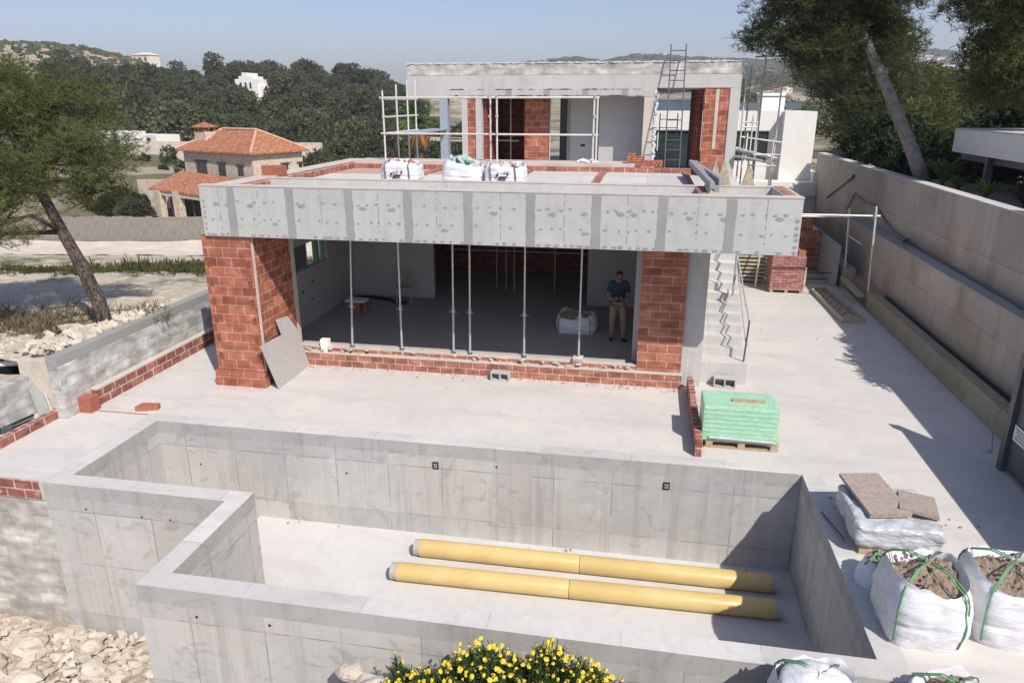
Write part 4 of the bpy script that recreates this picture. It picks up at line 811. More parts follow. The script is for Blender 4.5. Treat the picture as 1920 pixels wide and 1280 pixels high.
def fr(u,v):
    x=-16+19.1*u; y=.5+8.4*v; z=lerp([(-16,-2.75),(-5.6,-2.85),(-4.2,-2.2),(-2.5,-.85),(3.2,-.5)],x)
    if x>-6.0 and y>6.6: z=-3.3
    elif x>2.9: z=-.45
    return (x,y,z+.14*fbm(x*1.1,y*1.1)+.06*fbm(x*4,y*4,2))
structure('rubble_ground',MB().grid(fr,150,80),MT['rdirt'])
structure('garden_ground',MB().grid(lambda u,v:(7.9+40*u,-5+50*v,3.45-.03*max(0,50*v-30)+.08*fbm(u*20,v*30)),40,40),MT['soil'])
# ------------------------------------------------------------------ rocks
def rock(loc,s,seed,mt='rock',flat=.6):
    m=MB(); b=[]
    n1,n2=10,7
    def fn(u,v):
        t=2*PI*u; p=PI*v; d=Vector((math.sin(p)*math.cos(t),math.sin(p)*math.sin(t),math.cos(p)))
        k=1+.35*noise.noise(d*1.7+Vector((seed,0,0)))+.15*noise.noise(d*4+Vector((0,seed,0))); k=round(k*7)/7*.5+k*.5
        return (loc[0]+d.x*k*s,loc[1]+d.y*k*s*.8,loc[2]+d.z*k*s*flat)
    m.grid(fn,n1,n2,wrap=True); return m
R9=random.Random(9)
RK=[(x,y,s) for x,y,s in [(-9.6,8.2,.34),(-8.6,8.35,.22),(-9.9,7.6,.42),(-9.1,7.55,.3),(-8.2,7.9,.26),(-10.6,8.1,.38),(-10.2,7.0,.4),(-9.3,6.9,.34),(-8.4,7.15,.3),(-7.6,7.5,.2),(-10.9,7.4,.36),(-8.0,6.6,.26)]]
wds=['pale flat boulder','small cream stone','large flaky limestone boulder','white rounded limestone block','tan fractured stone','grey-cream boulder','big pale slab-like rock','sandy boulder','light angular stone','small tan stone','rough cream boulder','low beige stone']
for i,(x,y,s) in enumerate(RK):
    o=rock((x,y,near_h(0,0)*0-2.72),s*.9,i*3.3).build('rock',MT['rock']); tag(o,wds[i]+' in the rubble below the block wall, '+['at the left edge','under the brick course','centre of the heap','right of the biggest boulder','near the pool wall','far left by the wall','at the bottom left corner','at the bottom edge','below the white block','closest to the shadow','left margin of the heap','lowest on the right'][i],'rock','boulders in the front-left rubble')
m=MB()
for k in range(1500):
    x=R9.uniform(-12,-6.3); y=R9.uniform(6.2,8.75); s=R9.uniform(.015,.10)*(1.5 if R9.random()<.08 else 1); m.obox((x,y,-2.78+.1*fbm(x,y)),(s*1.6,s*1.2,s*.7),(R9.uniform(-.5,.5),R9.uniform(-.5,.5),R9.random()*3),jit=s*.3)
tag(m.build('rubble',MT['rock']),'loose limestone rubble and flakes covering the ground below the block wall','rubble',None,'stuff')
m=MB()
for k in range(260):
    y=R9.gauss(12.9,1.0); y=max(11.6,min(16,y)); x=-11.05-abs(R9.gauss(0,.45)); s=R9.uniform(.04,.13)*(1.4 if 12<y<14 else .7); m.obox((x,y,1.12+.12*(1 if x>-11.5 else 0)),(s*1.4,s,s*.8),(R9.random(),R9.random(),R9.random()*3),jit=s*.25)
for k in range(1100):
    x=R9.uniform(-16,-11.95); y=R9.uniform(9.5,13.5); s=R9.uniform(.015,.06); m.obox((x,y,near_h(x,max(y,11.4))-.0 if y>11.35 else .65),(s*1.4,s,s*.7),(R9.random(),R9.random(),R9.random()*3),jit=s*.25)
tag(m.build('rubble',MT['rock']),'white broken stones heaped behind the grey garden wall','rubble',None,'stuff')
m=MB()
for x,y,s in [(-2.7,6.2,.28),(-2.45,5.8,.2),(-2.9,5.9,.22),(.35,6.1,.2),(.2,5.8,.2),(-3.1,6.4,.16),(.55,5.9,.14)]: m2=rock((x,y,-.55 if x<0 else -.35),s,x*9); m.add(m2.v,m2.f)
tag(m.build('rubble',MT['rock']),'pale rough stones around the foot of the yellow daisies','rubble',None,'stuff')
# ------------------------------------------------------------------ foliage builders
def tuft(m,p,size,n,rg,w=.16,up=.5):
    for k in range(n):
        d=Vector((rg.gauss(0,1),rg.gauss(0,1),rg.gauss(up,.8))).normalized(); a=d.cross(Vector((rg.gauss(0,1),rg.gauss(0,1),rg.gauss(0,1)))).normalized()*size*w*.5
        l=size*rg.uniform(.6,1.1); b=len(m.v); q=p+d*l
        m.v+=[tuple(p-a),tuple(p+a),tuple(q+a*.5),tuple(q-a*.5)]; m.f.append((b,b+1,b+2,b+3)); m.m.append(0)
def crown(lobes,n,size,per,seed,shell=.55,w=.16,up=.5):
    rg=random.Random(seed); m=MB(); tot=sum(l[1][0]*l[1][1]*l[1][2] for l in lobes)**1.0
    for c,rad in lobes:
        c=Vector(c); k=int(n*rad[0]*rad[1]*rad[2]/tot)
        for _ in range(k):
            d=Vector((rg.gauss(0,1),rg.gauss(0,1),rg.gauss(0,1))).normalized(); q=shell+(1-shell)*rg.random()
            f=1+.38*noise.noise(d*2.2+c)+.2*noise.noise(d*5+c)
            p=c+Vector((d.x*rad[0],d.y*rad[1],d.z*rad[2]))*q*f
            if noise.noise(p*1.5+Vector((seed,0,0)))<-.28: continue
            tuft(m,p,size*rg.uniform(.7,1.3),per,rg,w,up)
    return m
def limbs(m,path,r0,r1,lobes,seed,sub=5):
    rg=random.Random(seed); path=[Vector(p) for p in path]; n=len(path)
    m.tube(path,[r0+(r1-r0)*i/(n-1) for i in range(n)],12)
    for c,rad in lobes:
        c=Vector(c); s=min(path[1:],key=lambda p:(p-c).length+(2 if p.z>c.z+.5 else 0)); mid=s.lerp(c,.5)+Vector((rg.gauss(0,.15),rg.gauss(0,.15),rg.gauss(.1,.15)))*rad[0]
        m.tube([s,mid,c],[r1*.8,r1*.5,r1*.2],6)
        for k in range(sub):
            d=Vector((rg.gauss(0,1)*rad[0],rg.gauss(0,1)*rad[1],rg.gauss(.2,.8)*rad[2]))*.6; m.tube([mid.lerp(c,rg.random()),c+d*.5,c+d],[r1*.25,r1*.14,r1*.05],4)
    return m
def pine(name,label,path,r0,r1,lobes,n,size,per,seed,mt,bark='bark',w=.12,group=None,sub=5,shell=.45):
    r=root(name,tuple(path[0]),label,'tree',group)
    limbs(MB(),path,r0,r1,lobes,seed,sub).build('trunk',MT[bark],r,smooth=True)
    crown(lobes,n,size,per,seed,shell,w).build('crown',MT[mt],r); return r
def shrub(name,label,lobes,n,size,seed,mt,cat='shrub',group=None,w=.5,per=4,shell=.8):
    r=root(name,lobes[0][0],label,cat,group); crown(lobes,n,size,per,seed,shell,w).build('crown',MT[mt],r); c=lobes[0][0]; MB().tube([(c[0],c[1],c[2]-lobes[0][1][2]*1.1),c],.06,6).build('stem',MT['bark'],r); return r
# left pine
LL=[((-13.4,13.6,5.9),(1.3,1.3,1.0)),((-12.4,14.2,5.6),(1.1,1.2,.9)),((-14.6,14.2,5.4),(1.5,1.5,1.3)),((-12.2,13.4,4.6),(1.2,1.1,.8)),((-11.5,14.0,4.85),(.95,1.0,.65)),((-13.6,13.2,4.4),(1.2,1.1,.9)),((-14.9,13.0,3.9),(1.3,1.2,1.0)),((-12.9,12.6,3.5),(1.0,.9,.6)),((-14.3,12.4,3.0),(1.1,1.0,.6)),((-11.9,14.3,3.9),(.85,.8,.5)),((-15.6,13.4,5.9),(1.2,1.2,1.0)),((-14.1,14.3,6.35),(.8,.8,.5))]
pine('pine_tree','olive-green pine leaning left from behind the garden wall, crown filling the left edge',[(-11.32,13.15,.9),(-11.45,13.2,1.7),(-11.8,13.3,2.5),(-12.15,13.35,3.2),(-12.6,13.4,4.2),(-13.2,13.6,5.4)],.17,.08,LL,24000,.13,7,1,'pine',w=.075,sub=14)
# right pines
L1=[((4.2,25,8.6),(1.6,1.6,.9)),((3.4,25,7.7),(1.0,1.2,.55)),((5.4,25.5,8.9),(1.8,1.8,1.1)),((6.6,25.4,8.7),(1.3,1.5,1.0)),((5.0,25.3,7.5),(1.3,1.5,.8)),((6.3,25.5,7.4),(1.2,1.3,.9)),((4.3,24.6,7.4),(.8,.9,.35)),((6.9,25.6,7.9),(.7,1.0,.7)),((5.5,24.4,9.9),(2.0,1.8,.8))]
pine('pine_tree','tall pine with a pale leaning trunk behind the tall retaining wall',[(8.35,24.3,3.3),(7.9,24.4,4.3),(7.35,24.6,5.4),(6.75,24.8,6.6),(6.2,25,7.6),(5.6,25.1,8.5)],.22,.11,L1,19000,.17,7,2,'pineR','barkgrey',w=.09,sub=10)
L2_=[((8.6,22,8.5),(1.5,1.5,1.3)),((9.6,22,7.4),(1.5,1.5,1.2)),((8.7,22,6.9),(1.0,1.1,.7)),((7.7,21.6,8.6),(.8,.9,.4)),((10.6,22,6.3),(1.4,1.4,1.0)),((9.3,22.5,6.2),(1.1,1.2,.6)),((10.5,22,8.5),(1.5,1.5,1.3))]
pine('pine_tree','dark pine crown cut off by the top right corner',[(11.5,23,3.3),(11,22.8,5),(10.3,22.4,6.4),(9.6,22,7.6)],.2,.1,L2_,16000,.18,7,3,'pineR',w=.09)
L3=[((7.3,34.5,7.4),(1.7,2,1.2)),((9.0,34.5,7.2),(1.9,2,1.5)),((10.1,35,8.2),(1.2,1.4,.8)),((9.2,34,4.9),(2.0,2,1.7)),((10.6,34,5.4),(1.9,2,1.7)),((11.9,36,6.0),(1.8,2,1.2)),((8.9,33.6,3.5),(1.4,1.4,1.2)),((11,34,3.8),(2,1.8,1.2)),((8.2,34.5,6.2),(1.4,1.6,1.0))]
L3=[((x*1.29,y*1.29,(z-5.8)*1.29+5.8),(a*1.29,b*1.29,c*1.29)) for (x,y,z),(a,b,c) in L3]
pine('pine_tree','broad dark pine between the white villa and the leaning trunk',[(11.9,43.5,.3),(11.9,43.5,3),(12,43.6,5.4),(12.2,44,7.6)],.24,.12,L3,19000,.27,6,4,'pineR',w=.11)
L4=[((14.8,40,5.6),(2.6,2,1.8)),((18,42,5.6),(3,2,2.0)),((12.6,38,4.6),(1.9,2,1.5)),((21.5,42,6.2),(3,2,2.4)),((16,39,4.2),(3,2,1.3)),((24,40,6),(3,2,3))]
pine('pine_tree','olive-toned bushy pine far behind the neighbour carport',[(16,40,2.4),(16,40,4),(16.4,40.4,6)],.22,.1,L4,13000,.28,6,5,'pine',w=.13)
L5=[((12,27,5.2),(1.3,1.2,.9)),((13.5,28,5.6),(1.5,1.3,1.1)),((10.9,26.6,4.6),(1.0,.9,.7)),((12.4,26.6,4.2),(1.1,1,.6)),((15.2,28,5.2),(1.4,1.2,1.1))]
pine('broadleaf_tree','very dark green garden tree between the leaning trunk and the carport',[(11.6,26.6,3.3),(11.8,26.8,4),(12,27,5)],.1,.05,L5,6500,.17,5,6,'leafd','bark',w=.5)
# garden plants on the right
def plant(loc,h,n,seed,label,mt='leafg',name='strelitzia_plant',wd=.16,sp=.6):
    rg=random.Random(seed); r=root(name,loc,label,'plant','plants on the neighbour side of the retaining wall'); m=MB()
    for k in range(n):
        a=rg.random()*6.28; l=h*rg.uniform(.6,1.1); o=Vector((math.cos(a),math.sin(a),0)); s=Vector((-math.sin(a),math.cos(a),0)); pv=None
        for j in range(6):
            q=j/5; p=o*sp*h*q**1.6*rg.uniform(.9,1.1)+Vector((0,0,l*(q-.25*q**3))); ww=wd*h*math.sin(PI*min(1,q*.9+.08))*.5
            c=(tuple(p-s*ww),tuple(p+s*ww))
            if pv: m.add([pv[0],pv[1],c[1],c[0]],[(0,1,2,3)])
            pv=c
    m.build('leaves',MT[mt],r,local=True); MB().tube([(0,0,-.2),(0,0,h*.3)],.03,6).build('stem',MT['bark'],r,local=True); return r
for i,(x,y,h,n,mt,w_,lb) in enumerate([(8.2,27.2,1.1,26,'leafg',.10,'slender bright plant on the wall top nearest the dark pine'),(8.35,24.9,1.1,30,'leafg',.13,'bushy light-green plant just left of the leaning trunk'),(8.5,23.5,1.25,34,'leafg',.15,'broad-leaved bright plant at the foot of the leaning trunk'),(8.5,22.3,.75,24,'leafg',.12,'low yellow-green plant left of the carport post'),(8.45,20.4,.8,30,'leafg',.12,'light green shrub right behind the carport post'),(8.7,18.9,1.0,60,'leafd',.06,'dark spiky palm-like plant under the carport eave'),(8.4,18.0,.8,70,'leafd',.07,'dark low spiky plant with white blossoms near the picture edge'),(8.6,17.0,.8,50,'leafd',.07,'dark spiky plant at the right picture edge')]):
    plant((x,y,3.45),h*.85,int(n*1.5),i,lb,mt,'garden_plant' if i!=2 else 'strelitzia_plant',w_*.7)
# shrub whose shade falls on the passage
m=crown([((7.9,14.3,4.0),(.5,.9,.5)),((8.3,15.6,4.1),(.6,.8,.5)),((7.7,13.2,3.8),(.35,.5,.3))],900,.22,5,31,w=.3); tag(m.build('bush',MT['leafd']),'dark bush overhanging the tall retaining wall beyond the right edge','bush')
for i,(x,y,s,lb) in enumerate([(9.0,29.0,1.0,'dark leafy hedge bush nearest the far end of the tall retaining wall'),(9.2,26.9,.9,'dark hedge bush just left of the leaning trunk base'),(10.6,25.6,1.0,'dark hedge bush right behind the leaning trunk'),(12.4,30.6,1.3,'tall dark hedge bush over the shaded boundary wall'),(9.3,32.6,1.3,'dark bush below the broad pine beside the white villa')]):
    shrub('hedge_bush',lb,[((x,y,3.5+s*.55),(s*1.25,s*1.1,s*.85)),((x+.6,y+.5,3.5+s*.9),(s*.8,s*.8,s*.6))],2200,.15,60+i,'leafd','bush','dark bushes behind the retaining wall',.5,4,.6)
# neighbour carport
nc=root('neighbour_carport',(9.5,19,3.45),'neighbour pavilion with a thick white flat roof edge above the retaining wall','building')
MB().box(8.9,18,12,24.3,4.42,5.04).build('roof_fascia',MT['white'],nc); MB().box(8.88,18.02,11.98,24.32,5.04,5.09).build('roof_trim',MT['coping'],nc)
m=MB(); 
for k in range(9): m.box(9.1+.22*k,9.22+.22*k,12.2,24.1,4.22,4.40)
m.build('eave_slats',MT['darksteel'],nc); MB().box(9.0,17.8,12.2,24.1,4.405,4.418).build('soffit',MT['darksteel'],nc)
for x,y in [(8.95,21.9),(8.95,13)]: MB().box(x,x+.17,y,y+.17,3.4,4.42).build('post',MT['darksteel'],nc)
MB().box(10.9,17.5,21.8,22.0,3.4,4.4).build('rear_wall',MT['plaster'],nc); MB().grid(lambda u,v:(10.2+.05*math.sin(u*40),14+7.6*u,3.45+.9*v),60,3).build('curtain',MT['board'],nc)
tag(MB().box(9.4,14,29.5,29.7,3.2,4.3).build('boundary_wall',MT['patch']),'greyish boundary wall in shade beneath the dark garden tree','wall')
# white villa behind
vl=root('white_villa',(4,38,0),'modern white neighbour villa with large windows behind the scaffold tower','house')
m=MB(); YV=37.
m.box(-3,6.05,YV,YV+.3,4.55,5.42).box(-3,2.6,YV,YV+.3,.5,3.0).box(2.6,6.05,YV,YV+.3,.5,3.15).box(6.05,7.45,YV-.6,YV+6,-.5,5.42).box(2.1,2.6,YV,YV+.3,3,4.55).box(5.55,6.05,YV+.02,YV+.28,3.1,4.6)
m.box(-3,6.05,YV+.3,YV+6,5.2,5.41)
m.build('wall',MT['white'],vl)
MB().box(7.45,9.3,YV-1.3,YV+2,-.5,2.75).box(2.7,7.6,YV-1.6,YV-.62,-.5,2.35).build('lower_wall',MT['white'],vl)
for x0,x1 in ((-3,2.1),(2.6,5.55)):
    f=MB().box(x0,x1,YV+.1,YV+.16,3.0,3.1).box(x0,x1,YV+.1,YV+.16,4.5,4.55); k=x0
    while k<=x1+.01: f.box(k-.03,k+.03,YV+.1,YV+.16,3.1,4.5); k+=(x1-x0)/3
    wf=f.build('window',MT['white'],vl); MB().box(x0,x1,YV+.12,YV+.13,3.1,4.5).build('pane',MT['glass'],wf)
MB().box(-1.2,-.1,YV-.02,YV-.01,3.2,3.5).build('parasol_base',MT['white'],vl)
b_=MB().box(-3,3,YV+.4,YV+.43,5.43,5.95); b_.build('glass_balustrade',MT['glassblue'],vl)
MB().box(3.6,5.2,YV+1.5,YV+2.8,5.5,5.8).build('solar_panel',MT['glassblue'],vl); MB().box(6.5,7.2,YV+2,YV+3.4,5.5,5.78).build('solar_panel',MT['glassblue'],vl)
MB().box(5.3,6.4,YV+2,YV+3.5,5.42,6.25).build('roof_box',MT['white'],vl)
# ------------------------------------------------------------------ stone house
def hip(m,P,A,B,LA,LB,z,hgt,ov=.45,rid=.35,th=.12):
    P=Vector(P);A=Vector(A);B=Vector(B)
    c=[P-A*ov-B*ov,P+A*(LA+ov)-B*ov,P+A*(LA+ov)+B*(LB+ov),P-A*ov+B*(LB+ov)]
    i=LB*.5; r0=P+A*i*.95+B*LB*.5; r1=P+A*(LA-i*.95)+B*LB*.5
    v=[(*p.xy,z) for p in c]+[(*p.xy,z+th) for p in c]+[(*r0.xy,z+th+hgt),(*r1.xy,z+th+hgt)]
    m.add(v,[(3,2,1,0),(0,1,5,4),(1,2,6,5),(2,3,7,6),(3,0,4,7),(4,5,9,8),(5,6,9),(6,7,8,9),(7,4,8)])
MT['ridge']=plain('ridge_tile',(.55,.33,.24),.85,var=.3,scale=4)
hs=root('stone_house',(-36,61,-3),'rustic stone house with orange hipped tile roof and square chimney','house')
P0=(-33.1,58.2,0); A_=Vector((-.915,.40,0)).normalized(); B_=Vector((.40,.915,0)); B_.normalize()
def W(a,b,z): q=Vector(P0)+A_*a+B_*b; return (q.x,q.y,z)
def slab3(m,a0,a1,b0,b1,z0,z1,mi=0): m.add([W(a0,b0,z0),W(a1,b0,z0),W(a1,b1,z0),W(a0,b1,z0),W(a0,b0,z1),W(a1,b0,z1),W(a1,b1,z1),W(a0,b1,z1)],[(0,1,2,3),(7,6,5,4),(0,4,5,1),(1,5,6,2),(2,6,7,3),(3,7,4,0)],mi)
LA,LB=9.9,5.4; ZE=1.62
m=MB(); slab3(m,0,LA,0,LB,-5,ZE); m.build('wall',MT['stone'],hs)
m=MB(); hip(m,P0,A_,B_,LA,LB,ZE,1.75); rf=m.build('roof',MT['tiles'],hs)
vz=m.v; rdg=MB()
for a_,b_i in ((4,8),(5,9),(6,9),(7,8),(8,9)): rdg.tube([Vector(vz[a_])+Vector((0,0,.05)),Vector(vz[b_i])+Vector((0,0,.05))],.13,6)
rdg.build('ridge_tiles',MT['ridge'],rf)
m=MB(); slab3(m,7.6,9.2,.9,2.1,1.6,3.3); chm=m.build('chimney',MT['stone'],rf)
m=MB(); slab3(m,7.5,9.3,.8,2.2,3.6,3.68); q0,q1,q2,q3=W(7.4,.7,3.68),W(9.4,.7,3.68),W(9.4,2.3,3.68),W(7.4,2.3,3.68); m.add([q0,q1,q2,q3,W(8.4,1.5,4.15)],[(0,1,4),(1,2,4),(2,3,4),(3,0,4)])
for a,b in ((7.7,1.0),(9.1,1.0),(7.7,2.0),(9.1,2.0),(8.4,1.0)): slab3(m,a-.08,a+.08,b-.08,b+.08,3.3,3.6)
m.build('chimney_cap',MT['tiles'],rf)
for a,w_,z0,z1 in ((7.3,1.5,-.65,.75),(4.3,.95,-1.25,.7),(1.7,.7,-.2,.62)):
    m=MB(); slab3(m,a-w_/2,a+w_/2,-.03,.02,z0,z1); wn_=m.build('window',MT['glass'],hs); m=MB(); slab3(m,a-w_/2-.2,a+w_/2+.2,-.08,.0,z1,z1+.15); m.build('lintel',MT['bark'],wn_)
    m=MB(); slab3(m,a-.03,a+.03,-.06,-.03,z0,z1); slab3(m,a+w_/2-.06,a+w_/2,-.06,-.03,z0,z1); m.build('frame',MT['bark'],wn_)
for b,w_,z0,z1 in ((3.4,.6,-.3,.62),(5.1,.4,-.2,.6)):
    m=MB(); m.add([W(-.03,b-w_/2,z0),W(-.03,b+w_/2,z0),W(-.03,b+w_/2,z1),W(-.03,b-w_/2,z1)],[(0,1,2,3),(3,2,1,0)]); slab3(m,-.08,0,b-w_/2-.2,b+w_/2+.2,z1,z1+.15); m.build('window',MT['bark'],hs)
# pergola wing
pg=root('stone_loggia',(-44,56,-4),'low stone loggia with orange tile lean-to roof and dark openings','building')
def X3(px,y,z): return (px,y,z)
m=MB(); m.add([(-41.9,56.2,-1.12),(-33.0,53.6,-1.5),(-31.0,56.5,-.45),(-41.2,60.0,.02),(-41.9,56.2,-1.25),(-33.0,53.6,-1.63),(-31.0,56.5,-.58),(-41.2,60.0,-.1)],[(0,1,2,3),(7,6,5,4),(0,4,5,1),(1,5,6,2),(2,6,7,3),(3,7,4,0)]); m.build('roof',MT['tiles'],pg)
for x,y in [(-40.9,56.15),(-38.7,55.5),(-35.6,54.6)]: MB().obox((x,y,-3.2),(.7,.6,3.9),(0,0,-.28)).build('pillar',MT['stone'],pg)
MB().beam((-41.4,56.3,-1.45),(-33.2,53.9,-1.8),.3,.35).build('lintel_beam',MT['stone'],pg)
MB().beam((-41,59.0,-3),(-32,56.6,-3),.3,3.9).build('rear_wall',MT['bark'],pg)
for x in (-40.0,-37.5,-36.5): MB().beam((x,56.4-(x+40)*-.28*-1,-4.5),(x,56.4-(x+40)*.28,-1.6),.08,.08).build('door_frame',MT['bark'],pg)
tag(MB().beam((-46,60.5,-2.2),(-38.5,59.2,-1.9),.3,2.6).build('terrace_wall',MT['stone']),'cream terrace parapet between the loggia roof and the stone house','wall')
# reed fence
m=MB(); FA,FB=(-31.5,47.2),(-20.2,53.6)
FP=[(-60,47.0),(-45,47.5),(-36,49.0),(-31,50.5),(-24,53.0),(-18,55)]
rg=random.Random(4)
for (xa,ya),(xb,yb) in zip(FP,FP[1:]):
    n=int(math.hypot(xb-xa,yb-ya)/.5)
    for k in range(n):
        p0_=(xa+(xb-xa)*k/n,ya+(yb-ya)*k/n); p1_=(xa+(xb-xa)*(k+1)/n,ya+(yb-ya)*(k+1)/n); zt=-2.4+rg.uniform(-.06,.06); m.beam((*p0_,-3.5),(*p1_,-3.5),.05,2.3+rg.uniform(-.1,.1))
tag(m.build('reed_fence',MT['reed']),'long weathered grey reed fence across the lane below the stone house','fence')
lane=MB()
def ln(u,v):
    i=u*(len(FP)-1); k=min(int(i),len(FP)-2); q=i-k; x=FP[k][0]+(FP[k+1][0]-FP[k][0])*q; y=FP[k][1]+(FP[k+1][1]-FP[k][1])*q; y-=.3+9*v
    return (x+2*v,y,near_h(x+2*v,y)+.14)
lane.grid(ln,60,20); MT['lane']=plain('pale_gravel_lane',(.60,.53,.43),.95,var=.08,scale=1); structure('lane',lane,MT['lane'])
# topiary shrub, hedges
MT['topiary']=foliage('grey_green_clipped',(.03,.035,.022),(.075,.08,.055),3,.1)
r_=root('clipped_bush',(-43.3,54,-3),'dark rounded clipped bush left of the loggia','bush'); crown([((-43.1,54.6,-2.9),(2.1,1.6,1.55))],9000,.22,4,8,.93,.5).build('crown',MT['topiary'],r_)
m=MB(); m.grid(lambda u,v:(-43.1+1.95*math.cos(2*PI*u)*math.sin(PI*v),54.6+1.5*math.sin(2*PI*u)*math.sin(PI*v),-2.9+1.45*math.cos(PI*v)),24,12,wrap=True); m.build('inner_mass',MT['topiary'],r_,smooth=True)
for i,(px,y,z,s) in enumerate([(-56.7,76,-1.1,.8),(-54.2,77,-.6,1.1),(-50.3,77,-.2,.8),(-55,71,-2.6,1.0),(-49.0,72,-2.2,1.3),(-47.6,70,-2.9,1.1),(-45,75,-1.6,.7),(-57.5,67,-3.3,1.2),(-53,74,-1.9,.7)]):
    shrub('small_shrub',['small round shrub highest on the beige slope, left','tall oval shrub high on the slope','round shrub by the slope wall top','shrub half-way up the slope at its left side','large dark shrub above the loggia roof','dense shrub touching the loggia roof','tiny shrub near the stone house corner','shrub lowest at the left of the slope','small lone shrub in mid slope'][i],[((px,y,z+s*.5),(s*.8,s*.8,s)),((px+.3,y,z+s),(s*.5,s*.5,s*.6))],260,.3,40+i,'far','shrub','shrubs on the beige slope')
MT['slope']=concrete('beige_slope_earth',(.46,.40,.33),.12,.3,bump=.6)
structure('slope',MB().grid(lambda u,v:(-63+24*u,63+22*v,-4.6+5.3*v+.15*fbm(u*6,v*6)),30,30),MT['slope'])
sw=MB().beam((-63,85.2,.5),(-39,85,.55),.5,1.3); tag(sw.build('slope_wall',MT['stone']),'long low stone wall along the top of the beige slope','wall')
# far houses
def vhouse(name,label,c,w_,d_,h_,rot,mt,roofmt=None,wins=3,wmt='glass'):
    r=root(name,c,label,'house'); r.rotation_euler.z=rot
    MB().box(-w_/2,w_/2,-d_/2,d_/2,-2,h_).build('wall',MT[mt],r,local=True)
    if roofmt:
        m=MB(); o=.5; m.add([(-w_/2-o,-d_/2-o,h_),(w_/2+o,-d_/2-o,h_),(w_/2+o,d_/2+o,h_),(-w_/2-o,d_/2+o,h_),(-w_/4,0,h_+1.4),(w_/4,0,h_+1.4)],[(0,1,5,4),(1,2,5),(2,3,4,5),(3,0,4),(3,2,1,0)]); m.build('roof',MT[roofmt],r,local=True)
    for k in range(wins):
        x=-w_/2+w_*(k+.5)/wins; MB().box(x-w_*.06,x+w_*.06,-d_/2-.05,-d_/2,h_*.35,h_*.75).build('window',MT[wmt],r,local=True)
    return r
def polar(px,dist,row=None,z=None):
    az=None; v=D*1356.75+RT*(px-960)+UP*(640-(row if row is not None else 185)); k=dist/math.hypot(v.x,v.y); return (v.x*k,v.y*k,(5.8+v.z*k) if z is None else z)
MT['cream']=plain('cream_render',(.72,.66,.55),.9,var=.05)
wv=root('white_mansion',polar(473,205,168),'ornate white mansion among the pines on the forest hill','house')
c=polar(473,205,168); m=MB(); 
for x0,x1,z0,z1 in ((-2.8,2.8,-3,2.4),(-1.7,1.7,2.4,3.1),(-.8,.3,3.1,3.9)): m.box(c[0]+x0,c[0]+x1,c[1]-3,c[1]+3,c[2]+z0,c[2]+z1)
m.box(c[0]-4.6,c[0]-2.8,c[1]-2,c[1]+2,c[2]-3,c[2]+1.0).box(c[0]+2.8,c[0]+4.6,c[1]-2,c[1]+2,c[2]-3,c[2]+.8); m.build('wall',MT['white'],wv)
for x in (-1.3,0,1.3): MB().box(c[0]+x-.24,c[0]+x+.24,c[1]-3.05,c[1]-3,c[2]+.1,c[2]+1.6).build('window',MT['glass'],wv)
c=polar(275,480,122); vhouse('farmhouse','yellow farmhouse on the ridge right of the bare hill',c,12,8,5,-.2,'cream','cream')
c=polar(190,560,107); vhouse('long_barn','long low reddish building on the crest of the bare hill',c,26,9,2.5,-.3,'clay',None,0)
c=polar(155,540,110); vhouse('long_barn','long low dark building left of the reddish one on the bare hill',c,30,9,2,-.3,'board',None,0)
for i,(px,dist,row,w_,lb) in enumerate([(177,330,163,14,'white blocky house left of the terraced field'),(228,330,158,8,'small white house at the right end of the terraced field'),(233,118,267,6,'white wall of a low house behind the beige slope'),(290,122,272,9,'second white low house behind the beige slope')]):
    vhouse('white_house',lb,polar(px,dist,row),w_*.7,4,1.5,-.3,'cream' if i<2 else 'white',None,2)
for i,(x0,x1,dd,row,hh) in enumerate([(178,236,325,172,4),(125,180,250,188,1.2),(190,236,240,186,1.5),(125,190,500,130,7)]):
    a,b=polar(x0,dd,row),polar(x1,dd*1.01,row); tag(MB().beam(a,b,1.5,hh).build('terrace_wall',MT['stone']),['long stone terrace wall under the ridge field','pale roadside wall on the left hillside, lower left','pale roadside wall on the left hillside, lower right','pinkish rock terrace cutting below the bare hill crest'][i],'wall')
# town houses on the right hills: one thing each
HR=random.Random(12); k=0
spots=[]
for _ in range(46): spots.append((HR.uniform(1700,1815),HR.uniform(1100,1350),HR.uniform(132,160)))
for _ in range(16): spots.append((HR.uniform(1396,1480),HR.uniform(280,420),HR.uniform(168,200)))
for _ in range(5): spots.append((HR.uniform(1150,1250),1400,HR.uniform(107,114)))
for _ in range(8): spots.append((HR.uniform(1700,1760),HR.uniform(380,600),HR.uniform(165,182)))
h0=None
for px,dist,row in spots:
    sc_=.55 if dist<700 else 1
    if h0 is None: h0=root('town_house',(0,0,0),'tiny pale house on the far wooded hillside','house','pale houses scattered on the far hills'); MB().box(-5,5,-4,4,-3,3.4).build('wall',MT['white'],h0,local=True); MB().box(-5.4,5.4,-4.4,4.4,3.4,3.8).build('roof',MT['tiles'],h0,local=True); q=h0
    else: q=copy_tree(h0)
    x,y,_z=polar(px,dist,row); q.location=(x,y,far_h(x,y)+1); q.rotation_euler.z=HR.uniform(-.6,.6); q.scale=(sc_*HR.uniform(.7,1.6),sc_,sc_*HR.uniform(.7,1.2))
    if dist<700 and px<1500: q['label']='pale town house seen through the scaffold tower, below the hills'; q['group']='town houses behind the scaffold'
    elif px<1300: q['label']='tiny pale house on the distant blue ridge above the roof'; q['group']='houses on the distant ridge'
